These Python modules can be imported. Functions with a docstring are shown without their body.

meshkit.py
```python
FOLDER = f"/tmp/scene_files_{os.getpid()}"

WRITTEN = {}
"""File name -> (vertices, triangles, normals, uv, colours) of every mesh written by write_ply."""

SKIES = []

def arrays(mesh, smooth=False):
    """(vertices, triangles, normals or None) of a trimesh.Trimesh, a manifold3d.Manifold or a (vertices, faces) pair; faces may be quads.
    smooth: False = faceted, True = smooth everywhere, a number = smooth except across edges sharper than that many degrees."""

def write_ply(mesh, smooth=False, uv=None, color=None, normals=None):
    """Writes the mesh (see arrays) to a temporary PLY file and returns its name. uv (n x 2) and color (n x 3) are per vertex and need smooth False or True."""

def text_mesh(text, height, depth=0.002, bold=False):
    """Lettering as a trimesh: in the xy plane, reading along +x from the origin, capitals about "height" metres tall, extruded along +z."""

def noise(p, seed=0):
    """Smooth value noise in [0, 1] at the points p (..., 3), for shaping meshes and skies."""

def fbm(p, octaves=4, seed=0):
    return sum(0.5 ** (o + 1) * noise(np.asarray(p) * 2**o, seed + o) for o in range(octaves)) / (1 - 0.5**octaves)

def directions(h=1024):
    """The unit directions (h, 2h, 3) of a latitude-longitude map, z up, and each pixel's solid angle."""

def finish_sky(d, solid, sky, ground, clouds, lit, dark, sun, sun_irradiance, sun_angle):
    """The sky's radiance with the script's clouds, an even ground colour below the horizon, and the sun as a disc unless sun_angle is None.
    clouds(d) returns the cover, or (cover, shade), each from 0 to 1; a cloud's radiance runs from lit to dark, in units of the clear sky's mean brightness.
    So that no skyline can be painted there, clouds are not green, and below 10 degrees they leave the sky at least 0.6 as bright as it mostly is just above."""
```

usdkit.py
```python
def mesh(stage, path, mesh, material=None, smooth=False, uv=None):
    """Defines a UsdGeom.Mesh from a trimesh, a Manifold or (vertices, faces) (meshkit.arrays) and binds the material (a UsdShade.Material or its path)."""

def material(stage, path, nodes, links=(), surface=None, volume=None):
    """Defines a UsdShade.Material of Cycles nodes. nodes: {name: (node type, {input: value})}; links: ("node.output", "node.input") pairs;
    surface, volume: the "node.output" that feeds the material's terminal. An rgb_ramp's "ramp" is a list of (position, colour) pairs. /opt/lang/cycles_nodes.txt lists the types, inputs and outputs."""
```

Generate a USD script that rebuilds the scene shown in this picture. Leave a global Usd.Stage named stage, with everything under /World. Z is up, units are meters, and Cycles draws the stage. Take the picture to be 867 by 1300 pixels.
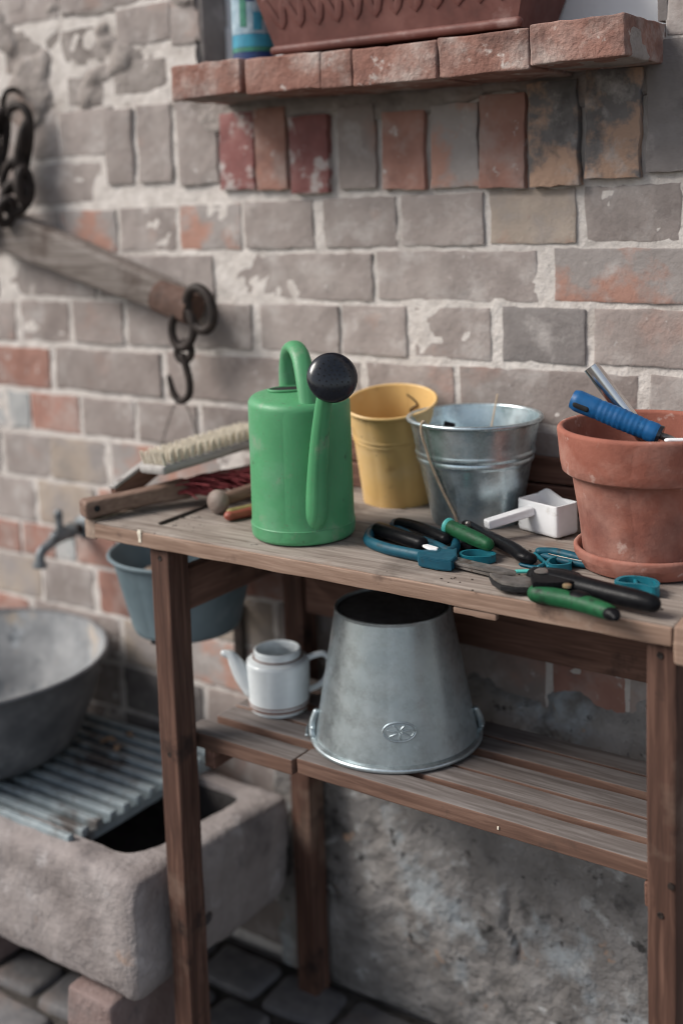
import math, random
import numpy as np, trimesh, usdkit, meshkit
from pxr import Usd, UsdGeom, UsdLux, UsdShade, Gf, Sdf
from trimesh.transformations import rotation_matrix as rotm
from shapely.geometry import Polygon, LineString, Point
import shapely

stage = Usd.Stage.CreateInMemory()
UsdGeom.SetStageUpAxis(stage, UsdGeom.Tokens.z)
UsdGeom.SetStageMetersPerUnit(stage, 1.0)
UsdGeom.Xform.Define(stage, '/World')
UsdGeom.Scope.Define(stage, '/World/Looks')

# ---------------------------------------------------------------- camera
F_PX, PX, PY, W_PX = 1531.05, 434.38, 430.96, 867.0
YAW, PITCH, ROLL = (math.radians(v) for v in (34.9215, 6.7339, -1.8972))
CAM = np.array([0.0, -1.425, 1.2224])
FW = np.array([-math.sin(YAW)*math.cos(PITCH), math.cos(YAW)*math.cos(PITCH), -math.sin(PITCH)])
_r0 = np.array([math.cos(YAW), math.sin(YAW), 0]); _u0 = np.cross(_r0, FW)
RT = math.cos(ROLL)*_r0 + math.sin(ROLL)*_u0
UP = -math.sin(ROLL)*_r0 + math.cos(ROLL)*_u0
cam = UsdGeom.Camera.Define(stage, '/World/camera')
AP = 24.0
cam.CreateHorizontalApertureAttr(AP)
cam.CreateVerticalApertureAttr(AP*1300/867)
cam.CreateFocalLengthAttr(AP*F_PX/W_PX)
cam.CreateVerticalApertureOffsetAttr((PY-650)/W_PX*AP)
cam.CreateHorizontalApertureOffsetAttr((433.5-PX)/W_PX*AP)
cam.CreateClippingRangeAttr(Gf.Vec2f(0.05, 500))
cam.CreateFStopAttr(2.0)
cam.CreateFocusDistanceAttr(1.36)
cam.CreateExposureAttr(1.5)
cam.AddTransformOp().Set(Gf.Matrix4d(*RT, 0, *UP, 0, *(-FW), 0, *CAM, 1))

# ---------------------------------------------------------------- sky and sun (soft, overcast)
SUN = np.array([-0.80, -0.62, 0.88]); SUN /= np.linalg.norm(SUN)
SUN_EL, SUN_ROT = math.asin(SUN[2]), math.atan2(SUN[0], SUN[1])
usdkit.material(stage, '/World/Looks/sky', {
    'tc': ('texture_coordinate', {}),
    'sky': ('sky_texture', {'sky_type': 'single_scattering', 'sun_disc': False, 'sun_elevation': SUN_EL, 'sun_rotation': SUN_ROT, 'aerosol_density': 2.0}),
    'hs': ('hsv', {'saturation': 0.5, 'value': 1.0}),
    'n': ('noise_texture', {'scale': 2.2, 'detail': 5.0, 'roughness': 0.55}),
    'r': ('rgb_ramp', {'ramp': [(0.3, (0.75, 0.77, 0.80)), (0.7, (1.15, 1.13, 1.10))]}),
    'm': ('mix', {'mix_type': 'multiply', 'fac': 0.8}),
    'bg': ('background_shader', {'strength': 0.057})},
    [('tc.generated', 'n.vector'), ('sky.color', 'hs.color'), ('n.fac', 'r.fac'), ('hs.color', 'm.color1'), ('r.color', 'm.color2'), ('m.color', 'bg.color')], surface='bg.background')
dome = UsdLux.DomeLight.Define(stage, '/World/sky')
UsdShade.MaterialBindingAPI.Apply(dome.GetPrim()).Bind(UsdShade.Material.Get(stage, '/World/Looks/sky'))
dome.GetPrim().SetCustomDataByKey('kind', 'structure')
sun = UsdLux.DistantLight.Define(stage, '/World/sun')
sun.CreateIntensityAttr(0.40); sun.CreateAngleAttr(30.0); sun.CreateColorAttr(Gf.Vec3f(1.0, 0.95, 0.89))
sun.GetPrim().CreateAttribute('inputs:normalize', Sdf.ValueTypeNames.Bool).Set(True)
_z = SUN; _x = np.cross([0, 0, 1], _z); _x /= np.linalg.norm(_x); _y = np.cross(_z, _x)
sun.AddTransformOp().Set(Gf.Matrix4d(*_x, 0, *_y, 0, *_z, 0, 0, 0, 5, 1))

# ---------------------------------------------------------------- helpers
_KM = np.array([RT, -UP, FW])
_PI = np.linalg.inv(np.array([[F_PX, 0, PX], [0, F_PX, PY], [0, 0, 1]]) @ _KM)
_PM = np.array([[F_PX, 0, PX], [0, F_PX, PY], [0, 0, 1]]) @ _KM
def ray(x, y): return _PI @ np.array([x, y, 1.0])
def atY(x, y, Y=0.0):
    v = ray(x, y); return CAM + v*(Y-CAM[1])/v[1]
def atZ(x, y, Z=0.806):
    v = ray(x, y); return CAM + v*(Z-CAM[2])/v[2]
def atX(x, y, X):
    v = ray(x, y); return CAM + v*(X-CAM[0])/v[0]
def wall_x(px, z):
    a = _PM[0]-px*_PM[2]      # a.(p-C)=0 with p=(x,0,z)
    return CAM[0] - (a[1]*(0-CAM[1]) + a[2]*(z-CAM[2]))/a[0]
def side(c):                  # unit vectors at a plan position: away from the photographer, and to the right
    n = np.array(c[:2], float)-CAM[:2]; n /= np.linalg.norm(n)
    return np.array([n[0], n[1], 0.0]), np.array([n[1], -n[0], 0.0])
def on_axis(c, px, py):       # point of a pixel on the upright plane through c that faces the photographer
    n, s = side(c); v = ray(px, py); t = (np.array([c[0], c[1], 0])-np.array([CAM[0], CAM[1], 0])) @ n/(v @ n)
    return CAM+v*t

L = '/World/Looks/'
def numbered(parent, name):
    p, i = f'{parent}/{name}', 0
    while stage.GetPrimAtPath(p).IsValid():
        i += 1; p = f'{parent}/{name}_{i:03d}'
    return p
def key(prim, **k):
    for a, b in k.items():
        if b: prim.SetCustomDataByKey(a, b)
    return prim
def path_of(parent): return '/World' if parent is None else str(parent.GetPath())
def obj(name, mesh, mat, parent=None, smooth=40, **k):
    m = usdkit.mesh(stage, numbered(path_of(parent), name), mesh, L+mat, smooth=smooth)
    return key(m.GetPrim(), **k)
def thing(name, label=None, category=None, group=None, parent=None, **k):
    x = UsdGeom.Xform.Define(stage, numbered(path_of(parent), name)).GetPrim()
    return key(x, label=label, category=category, group=group, **k)
def cat(*ms): return trimesh.util.concatenate(list(ms))
def move(m, *t): m = m.copy(); m.apply_translation(t if len(t) == 3 else t[0]); return m
def turn(m, deg, axis=(0, 0, 1), point=(0, 0, 0)):
    m = m.copy(); m.apply_transform(rotm(math.radians(deg), axis, point)); return m
def fb(p, freq, seed=0, octv=3): return meshkit.fbm(np.asarray(p)*freq + seed*7.31, octv, seed) - 0.5

def rbox(size, b=0.003, seg=0.05, amp=0.0, freq=20, seed=0, center=(0, 0, 0), ring=2):
    """box with rounded edges, gridded at about seg, roughened by noise"""
    h = np.array(size)/2.0; b = min(b, h.min()*0.95)
    def line(hh):
        inner = np.linspace(-hh+b, hh-b, max(2, int(round((2*hh-2*b)/seg))+1))
        e = np.array([math.tan(t)*0 + b*(1-math.sin(t)) for t in np.linspace(0, math.pi/2, ring+1)])[::-1]
        lo = -hh + e[:-1]; hi = hh - e[:-1][::-1]
        return np.concatenate([lo, inner, hi])
    ls = [line(x) for x in h]
    vs, fs, o = [], [], 0
    for ax in range(3):
        a1, a2 = (ax+1) % 3, (ax+2) % 3
        A, B = np.meshgrid(ls[a1], ls[a2], indexing='ij')
        for s in (-1, 1):
            P = np.zeros(A.shape+(3,)); P[..., ax] = s*h[ax]; P[..., a1] = A; P[..., a2] = B
            n1, n2 = A.shape; idx = np.arange(n1*n2).reshape(n1, n2)
            q = np.stack([idx[:-1, :-1], idx[1:, :-1], idx[1:, 1:], idx[:-1, 1:]], -1).reshape(-1, 4)
            if s < 0: q = q[:, ::-1]
            vs.append(P.reshape(-1, 3)); fs.append(q+o); o += n1*n2
    v = np.vstack(vs); f = np.vstack(fs)
    inner = np.clip(v, -h+b, h-b); d = v-inner; ln = np.linalg.norm(d, axis=1, keepdims=True)
    nrm = np.where(ln > 1e-9, d/np.maximum(ln, 1e-9), 0)
    v = inner + nrm*b
    if amp:
        v = v + nrm*(fb(v+np.array(center), freq, seed)[:, None]*2*amp)
        v = v + np.stack([fb(v+np.array(center), freq*0.5, seed+k+1, 2) for k in range(3)], 1)*amp
    m = trimesh.Trimesh(v, np.vstack([f[:, [0, 1, 2]], f[:, [0, 2, 3]]]), process=False)
    m.merge_vertices(digits_vertex=6); m.update_faces(m.nondegenerate_faces())
    m.apply_translation(center)
    return m

def spline(pts, n=8, closed=False):
    p = np.asarray(pts, float)
    q = np.vstack([p[-1:], p, p[:2]]) if closed else np.vstack([2*p[0]-p[1], p, 2*p[-1]-p[-2]])
    out = []
    for i in range(1, len(q)-2):
        for t in np.arange(n)/n:
            a, b, c, d = q[i-1:i+3]
            out.append(0.5*((2*b)+(c-a)*t+(2*a-5*b+4*c-d)*t*t+(3*b-a-3*c+d)*t**3))
    if not closed: out.append(p[-1])
    return np.array(out)
def tube(path, r, ns=10, closed=False, flat=1.0, up=(0, 0, 1), caps=True, rounded=False):
    """sweep along a path; r a number or one per point; flat scales the section along 'up'"""
    p = np.asarray(path, float); n = len(p); r = np.broadcast_to(np.asarray(r, float), (n,)).copy()
    if rounded and not closed:      # hemispherical ends
        t0 = p[0]-p[1]; t0 /= np.linalg.norm(t0); t1 = p[-1]-p[-2]; t1 /= np.linalg.norm(t1)
        an = np.linspace(0.15, math.pi/2, 5)[:-1]
        p = np.vstack([[p[0]+t0*r[0]*math.cos(a)*1.0 for a in an], p, [p[-1]+t1*r[-1]*math.cos(a) for a in an[::-1]]])
        r = np.concatenate([[r[0]*math.sin(a) for a in an], r, [r[-1]*math.sin(a) for a in an[::-1]]]); n = len(p)
    T = np.zeros_like(p)
    if closed: T = np.roll(p, -1, 0)-np.roll(p, 1, 0)
    else: T[1:-1] = p[2:]-p[:-2]; T[0] = p[1]-p[0]; T[-1] = p[-1]-p[-2]
    T /= np.maximum(np.linalg.norm(T, axis=1, keepdims=True), 1e-12)
    u = np.array(up, float)
    if abs(T[0] @ u) > 0.95 and flat == 1.0: u = np.array([1.0, 0, 0]) if abs(T[0][0]) < 0.9 else np.array([0, 1.0, 0])
    rings = []; N = None
    for i in range(n):
        ref = u if (flat != 1.0 or N is None) else N
        N = ref-T[i]*(ref @ T[i]); N /= max(np.linalg.norm(N), 1e-9); B = np.cross(T[i], N)
        a = np.arange(ns)/ns*2*math.pi
        rings.append(p[i]+r[i]*(np.cos(a)[:, None]*N*flat+np.sin(a)[:, None]*B))
    v = np.vstack(rings); f = []
    for i in range(n if closed else n-1):
        a, b = i*ns, ((i+1) % n)*ns
        for k in range(ns):
            k2 = (k+1) % ns; f += [[a+k, b+k, b+k2], [a+k, b+k2, a+k2]]
    if not closed and caps:
        v = np.vstack([v, p[0], p[-1]]); c0 = len(v)-2
        for k in range(ns):
            k2 = (k+1) % ns; f += [[c0, k, k2], [c0+1, (n-1)*ns+k2, (n-1)*ns+k]]
    m = trimesh.Trimesh(v, np.array(f)[:, ::-1], process=False)
    return m
def lathe(prof, n=72, at=(0, 0, 0)):
    """closed-ended revolve of (r, z) points"""
    prof = np.asarray(prof, float); a = np.arange(n)/n*2*math.pi; v = []; ring = []
    for r, z in prof:
        if r < 1e-6: ring.append([len(v)]*n); v.append([0, 0, z])
        else: ring.append(list(range(len(v), len(v)+n))); v += [[r*math.cos(t), r*math.sin(t), z] for t in a]
    f = []
    for i in range(len(prof)-1):
        for k in range(n):
            k2 = (k+1) % n; q = [ring[i][k], ring[i][k2], ring[i+1][k2], ring[i+1][k]]
            if q[0] != q[1]: f.append([q[0], q[1], q[2]])
            if q[2] != q[3]: f.append([q[0], q[2], q[3]])
    m = trimesh.Trimesh(np.array(v), np.array(f), process=False); m.apply_translation(at)
    return m
def arc(cx, cz, r, a0, a1, n=6): return [(cx+r*math.cos(math.radians(a)), cz+r*math.sin(math.radians(a))) for a in np.linspace(a0, a1, n)]
def slab(poly, z0, z1):
    m = trimesh.creation.extrude_polygon(poly, z1-z0, engine='earcut'); m.apply_translation((0, 0, z0)); return m
def pillow(poly, z0, z1, b=0.002):
    """flat plate with stepped rounded rim"""
    ms = [slab(poly.buffer(-b), z0, z1), slab(poly.buffer(-b*0.3), z0+b*0.3, z1-b*0.3), slab(poly, z0+b, z1-b)]
    return cat(*[x for x in ms])

# ---------------------------------------------------------------- materials
def look(name, ramp, scale=30, detail=5, rough=0.75, stretch=(1, 1, 1), bump=0.3, bdist=0.002, bscale=None, metal=0.0, dirt=None, dscale=6, dthr=(0.5, 0.62), spec=0.4, vary=0.0, upper=None, coords='position', distortion=0.0, roughvar=0.12, extra=None, damount=1.0):
    nodes = {'g': ('geometry', {}), 'mp': ('mapping', {'scale': stretch}),
             'n': ('noise_texture', {'scale': scale, 'detail': detail, 'roughness': 0.6, 'distortion': distortion}),
             'r': ('rgb_ramp', {'ramp': ramp}),
             'nb': ('noise_texture', {'scale': bscale or scale*3, 'detail': 4.0, 'roughness': 0.65}),
             'b': ('bump', {'strength': bump, 'distance': bdist}),
             'rr': ('map_range', {'from_min': 0.3, 'from_max': 0.7, 'to_min': max(0.02, rough-roughvar), 'to_max': min(1, rough+roughvar)}),
             'p': ('principled_bsdf', {'metallic': metal, 'specular_ior_level': spec})}
    links = [('g.position', 'mp.vector'), ('mp.vector', 'n.vector'), ('mp.vector', 'nb.vector'), ('n.fac', 'r.fac'), ('nb.fac', 'b.height'), ('b.normal', 'p.normal'), ('nb.fac', 'rr.value'), ('rr.result', 'p.roughness')]
    col = 'r.color'
    if dirt is not None:
        ds = dirt if isinstance(dirt, list) else [(dirt, dscale, dthr)]
        for i, (dc, s, th) in enumerate(ds):
            nodes[f'dn{i}'] = ('noise_texture', {'scale': s, 'detail': 6.0, 'roughness': 0.62})
            nodes[f'dm{i}'] = ('map_range', {'from_min': th[0], 'from_max': th[1], 'to_min': 0.0, 'to_max': damount})
            nodes[f'dx{i}'] = ('mix', {'color2': dc})
            nodes[f'do{i}'] = ('vector_math', {'math_type': 'add', 'vector2': (3.7*i+1.3, 5.1*i+len(name)*0.37, 2.2*i)})
            links += [('g.position', f'do{i}.vector1'), (f'do{i}.vector', f'dn{i}.vector'), (f'dn{i}.fac', f'dm{i}.value'), (f'dm{i}.result', f'dx{i}.fac'), (col, f'dx{i}.color1')]
            col = f'dx{i}.color'
    if upper is not None:      # the weathered grey of faces that look up
        nodes['sx'] = ('separate_xyz', {}); nodes['ur'] = ('rgb_ramp', {'ramp': upper}); nodes['ux'] = ('mix', {}); nodes['um'] = ('map_range', {'from_min': 0.55, 'from_max': 0.85})
        links += [('g.normal', 'sx.vector'), ('sx.z', 'um.value'), ('um.result', 'ux.fac'), (col, 'ux.color1'), ('n.fac', 'ur.fac'), ('ur.color', 'ux.color2')]; col = 'ux.color'
    if vary:
        nodes['oi'] = ('object_info', {}); nodes['vm'] = ('map_range', {'to_min': 1-vary, 'to_max': 1+vary}); nodes['hv'] = ('hsv', {})
        links += [('oi.random', 'vm.value'), ('vm.result', 'hv.value'), (col, 'hv.color')]; col = 'hv.color'
    links.append((col, 'p.base_color'))
    usdkit.material(stage, L+name, nodes, links, surface='p.BSDF')
def g3(v, t=(1, 1, 1)): return tuple(v*x for x in t)

BR = 0.9
mort = (0.46, 0.43, 0.41)
grey = [(0.25, (0.20, 0.175, 0.16)), (0.5, (0.275, 0.245, 0.23)), (0.75, (0.34, 0.31, 0.29))]
look('brick_grey', [(0.25, (0.218, 0.184, 0.169)), (0.5, (0.274, 0.237, 0.220)), (0.75, (0.330, 0.292, 0.271))], 14, detail=9, dirt=[((0.43, 0.40, 0.38), 20, (0.50, 0.80)), ((0.17, 0.145, 0.135), 12, (0.54, 0.80)), ((0.34, 0.215, 0.17), 8, (0.62, 0.84)), ((0.46, 0.43, 0.41), 60, (0.64, 0.74))], vary=0.10, bump=0.55, bdist=0.003, bscale=90, rough=0.92, spec=0.25)
look('brick_brown', [(0.25, (0.194, 0.159, 0.145)), (0.5, (0.251, 0.213, 0.196)), (0.75, (0.308, 0.268, 0.248))], 14, detail=9, dirt=[((0.42, 0.39, 0.37), 19, (0.52, 0.80)), ((0.33, 0.19, 0.15), 7, (0.58, 0.80)), ((0.15, 0.127, 0.118), 13, (0.56, 0.80)), ((0.46, 0.43, 0.41), 60, (0.64, 0.74))], vary=0.10, bump=0.55, bdist=0.003, bscale=90, rough=0.92, spec=0.25)
look('brick_dark', [(0.25, (0.135, 0.12, 0.114)), (0.5, (0.185, 0.167, 0.16)), (0.75, (0.24, 0.22, 0.211))], 18, detail=8, dirt=[((0.40, 0.37, 0.35), 17, (0.56, 0.80)), ((0.09, 0.08, 0.078), 13, (0.56, 0.76))], vary=0.10, bump=0.6, bdist=0.003, bscale=80, rough=0.9, spec=0.25)
look('brick_soot', [(0.25, (0.10, 0.092, 0.09)), (0.5, (0.145, 0.133, 0.129)), (0.75, (0.20, 0.185, 0.178))], 16, detail=9, dirt=[((0.36, 0.24, 0.175), 8, (0.50, 0.56)), ((0.40, 0.37, 0.35), 17, (0.55, 0.72)), ((0.07, 0.064, 0.062), 13, (0.56, 0.74))], bump=0.7, bdist=0.004, bscale=80, rough=0.9, spec=0.25)
look('brick_red', [(0.25, (0.215, 0.11, 0.085)), (0.5, (0.3, 0.16, 0.127)), (0.75, (0.365, 0.22, 0.18))], 14, detail=9, dirt=[((0.35, 0.30, 0.275), 12, (0.48, 0.74)), ((0.15, 0.085, 0.075), 12, (0.57, 0.78)), ((0.46, 0.41, 0.385), 50, (0.61, 0.71))], vary=0.10, bump=0.55, bdist=0.003, bscale=90, rough=0.92, spec=0.25)
look('brick_oxblood', [(0.25, (0.13, 0.045, 0.042)), (0.5, (0.18, 0.065, 0.06)), (0.75, (0.24, 0.115, 0.105))], 26, dirt=[((0.36, 0.31, 0.295), 20, (0.53, 0.60))], vary=0.05, bump=0.5, bdist=0.003, rough=0.75)
look('brick_patchy', [(0.25, (0.25, 0.22, 0.205)), (0.5, (0.295, 0.265, 0.25)), (0.75, (0.345, 0.315, 0.3))], 14, detail=9, dirt=[((0.36, 0.205, 0.16), 9, (0.47, 0.58)), ((0.44, 0.41, 0.39), 20, (0.56, 0.74))], vary=0.10, bump=0.55, bdist=0.003, bscale=90, rough=0.92, spec=0.25)
look('brick_ochre', [(0.25, (0.24, 0.21, 0.187)), (0.5, (0.325, 0.27, 0.225)), (0.75, (0.385, 0.33, 0.28))], 14, detail=9, dirt=[((0.27, 0.242, 0.23), 12, (0.46, 0.66)), ((0.34, 0.20, 0.15), 10, (0.60, 0.76))], vary=0.10, bump=0.55, bdist=0.003, bscale=90, rough=0.92, spec=0.25)
look('brick_bluish', [(0.3, (0.24, 0.25, 0.25)), (0.6, (0.36, 0.36, 0.355))], 26, dirt=[(mort, 20, (0.56, 0.66))], vary=0.06, bump=0.5, bdist=0.0025, rough=0.88)
look('brick_sill', [(0.25, (0.155, 0.07, 0.054)), (0.5, (0.225, 0.118, 0.093)), (0.75, (0.295, 0.19, 0.16))], 20, detail=8, dirt=[((0.38, 0.33, 0.30), 12, (0.50, 0.68)), ((0.10, 0.058, 0.05), 11, (0.54, 0.72)), ((0.44, 0.39, 0.36), 45, (0.60, 0.70))], vary=0.12, bump=0.9, bdist=0.004, bscale=75, rough=0.92, spec=0.25)
look('mortar', [(0.25, (0.41, 0.372, 0.343)), (0.5, (0.52, 0.48, 0.448)), (0.75, (0.60, 0.56, 0.528))], 40, dirt=[((0.26, 0.225, 0.20), 4.5, (0.55, 0.72)), ((0.23, 0.195, 0.17), 17, (0.62, 0.75))], bump=0.7, bdist=0.004, bscale=110, rough=0.95, spec=0.2)
look('mortar_smear', [(0.25, (0.185, 0.16, 0.145)), (0.5, (0.255, 0.225, 0.207)), (0.75, (0.34, 0.305, 0.285))], 24, detail=8, dirt=[((0.125, 0.105, 0.095), 9, (0.54, 0.72)), ((0.42, 0.385, 0.36), 13, (0.58, 0.72)), ((0.28, 0.20, 0.165), 6, (0.58, 0.72))], bump=0.9, bdist=0.006, bscale=70, rough=0.95, spec=0.2)
look('plaster', [(0.2, (0.095, 0.088, 0.083)), (0.45, (0.20, 0.187, 0.178)), (0.75, (0.315, 0.30, 0.29))], 15, detail=9, dirt=[((0.31, 0.335, 0.35), 6.5, (0.545, 0.64)), ((0.07, 0.066, 0.064), 10, (0.57, 0.66)), ((0.33, 0.22, 0.155), 19, (0.65, 0.70)), ((0.36, 0.36, 0.355), 30, (0.60, 0.69)), ((0.06, 0.056, 0.054), 42, (0.62, 0.68))], bump=1.0, bdist=0.009, bscale=60, rough=0.95, spec=0.2)
look('cobble', [(0.25, (0.075, 0.075, 0.08)), (0.5, (0.125, 0.12, 0.122)), (0.75, (0.18, 0.172, 0.168))], 26, dirt=[((0.15, 0.115, 0.10), 7, (0.58, 0.70))], vary=0.22, bump=0.6, bdist=0.003, rough=0.72)
look('earth', [(0.3, (0.045, 0.04, 0.037)), (0.7, (0.10, 0.09, 0.082))], 50, bump=0.9, bdist=0.006, bscale=160, rough=0.97, spec=0.2)
look('stone', [(0.25, (0.165, 0.142, 0.135)), (0.5, (0.24, 0.212, 0.203)), (0.75, (0.315, 0.285, 0.275))], 11, detail=8, dirt=[((0.115, 0.102, 0.102), 13, (0.54, 0.74)), ((0.30, 0.215, 0.17), 11, (0.67, 0.78)), ((0.36, 0.335, 0.33), 22, (0.58, 0.76))], bump=0.8, bdist=0.008, bscale=26, rough=0.95, spec=0.2)
look('stone_wet', [(0.25, (0.022, 0.020, 0.020)), (0.5, (0.042, 0.038, 0.037)), (0.75, (0.075, 0.068, 0.064))], 13, bump=0.8, bdist=0.006, bscale=42, rough=0.7)  # trough stone with the shade of the deep hollow put into its colour
look('stone_block', [(0.25, (0.14, 0.092, 0.082)), (0.6, (0.20, 0.15, 0.14))], 20, dirt=[((0.085, 0.078, 0.078), 14, (0.54, 0.68))], bump=0.8, bdist=0.005, rough=0.94)
# wood, one per grain direction
def wood(name, ramp, axis, dirt=None, rough=0.75, scale=9, **k):
    st = [14.0, 14.0, 14.0]; st['xyz'.index(axis)] = 0.9
    look(name, ramp, scale, detail=7, stretch=tuple(st), rough=rough, bump=0.45, bdist=0.0012, bscale=scale*1.6, dirt=dirt, distortion=0.6, spec=0.3, **k)
top = [(0.2, (0.145, 0.115, 0.095)), (0.45, (0.255, 0.215, 0.185)), (0.7, (0.36, 0.315, 0.28))]
wood('wood_top', [(0.2, (0.085, 0.064, 0.052)), (0.45, (0.185, 0.152, 0.13)), (0.7, (0.30, 0.26, 0.228))], 'x', dirt=[((0.06, 0.046, 0.038), 8, (0.56, 0.76)), ((0.34, 0.31, 0.28), 5, (0.56, 0.74)), ((0.045, 0.036, 0.032), 40, (0.64, 0.71)), ((0.16, 0.095, 0.066), 6.5, (0.58, 0.74))], rough=0.88, vary=0.1)
wood('wood_edge', [(0.2, (0.11, 0.065, 0.045)), (0.5, (0.215, 0.14, 0.103)), (0.75, (0.33, 0.235, 0.18))], 'x', dirt=[((0.06, 0.038, 0.03), 16, (0.58, 0.70)), ((0.33, 0.26, 0.21), 9, (0.60, 0.74))])
red_r = [(0.2, (0.055, 0.026, 0.018)), (0.5, (0.125, 0.064, 0.046)), (0.75, (0.20, 0.112, 0.083))]
wood('wood_leg', [(0.2, (0.028, 0.013, 0.009)), (0.5, (0.072, 0.035, 0.0245)), (0.75, (0.15, 0.08, 0.057))], 'z', dirt=[((0.21, 0.15, 0.115), 5, (0.56, 0.75)), ((0.02, 0.011, 0.009), 14, (0.58, 0.70))], vary=0.08)
wood('wood_rail_x', red_r, 'x', dirt=[((0.045, 0.025, 0.02), 12, (0.60, 0.72))])
wood('wood_rail_y', [(a, g3(1, c)) for a, c in red_r], 'y', dirt=[((0.04, 0.022, 0.018), 12, (0.58, 0.72))])
wood('wood_slat', [(0.2, (0.05, 0.025, 0.018)), (0.5, (0.115, 0.064, 0.046)), (0.75, (0.20, 0.122, 0.09))], 'x', upper=[(0.2, (0.06, 0.048, 0.043)), (0.5, (0.125, 0.107, 0.10)), (0.75, (0.21, 0.19, 0.182))], dirt=[((0.045, 0.03, 0.024), 20, (0.60, 0.74)), ((0.14, 0.075, 0.052), 6, (0.60, 0.76))], vary=0.12)
wood('wood_grey_beam', [(0.2, (0.06, 0.046, 0.038)), (0.5, (0.145, 0.122, 0.108)), (0.75, (0.245, 0.217, 0.20))], 'x', dirt=[((0.055, 0.036, 0.028), 11, (0.52, 0.70))])
wood('wood_handle', [(0.2, (0.085, 0.05, 0.037)), (0.5, (0.155, 0.098, 0.074)), (0.75, (0.23, 0.155, 0.12))], 'y')
wood('wood_pale', [(0.2, (0.20, 0.185, 0.175)), (0.7, (0.36, 0.345, 0.33))], 'y', dirt=[((0.15, 0.13, 0.12), 40, (0.58, 0.7))])
look('end_grain', [(0.25, (0.14, 0.095, 0.07)), (0.5, (0.27, 0.20, 0.155)), (0.75, (0.38, 0.30, 0.24))], 60, bump=0.5, rough=0.85)
look('knob_wood', [(0.3, (0.12, 0.085, 0.07)), (0.7, (0.22, 0.175, 0.15))], 40, rough=0.6)
# metal, plastic, clay
look('iron', [(0.3, (0.012, 0.009, 0.008)), (0.7, (0.034, 0.024, 0.020))], 60, rough=0.65, metal=0.2, bump=0.5, bdist=0.001, spec=0.3)
look('iron_rust', [(0.25, (0.045, 0.027, 0.021)), (0.5, (0.095, 0.055, 0.042)), (0.75, (0.16, 0.098, 0.075))], 35, rough=0.85, metal=0.1, bump=0.6, bdist=0.0015)
look('iron_oxblood', [(0.25, (0.07, 0.025, 0.022)), (0.75, (0.15, 0.06, 0.05))], 35, rough=0.8, metal=0.1, bump=0.6, bdist=0.0015)
look('zinc', [(0.25, (0.37, 0.43, 0.45)), (0.5, (0.46, 0.52, 0.54)), (0.75, (0.55, 0.605, 0.62))], 16, rough=0.34, metal=0.88, bump=0.10, bdist=0.0006, dirt=[((0.60, 0.64, 0.655), 10, (0.56, 0.78)), ((0.24, 0.24, 0.235), 45, (0.67, 0.74)), ((0.30, 0.36, 0.38), 6, (0.54, 0.74)), ((0.5, 0.56, 0.58), 120, (0.58, 0.66))], spec=0.5, roughvar=0.08)
look('zinc_bright', [(0.25, (0.36, 0.45, 0.48)), (0.5, (0.46, 0.55, 0.58)), (0.75, (0.56, 0.635, 0.66))], 20, rough=0.31, metal=0.88, bump=0.12, bdist=0.0006, bscale=40, dirt=[((0.60, 0.66, 0.68), 22, (0.56, 0.74)), ((0.28, 0.35, 0.38), 12, (0.54, 0.74)), ((0.55, 0.61, 0.63), 120, (0.58, 0.66))], spec=0.5, roughvar=0.10)
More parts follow.
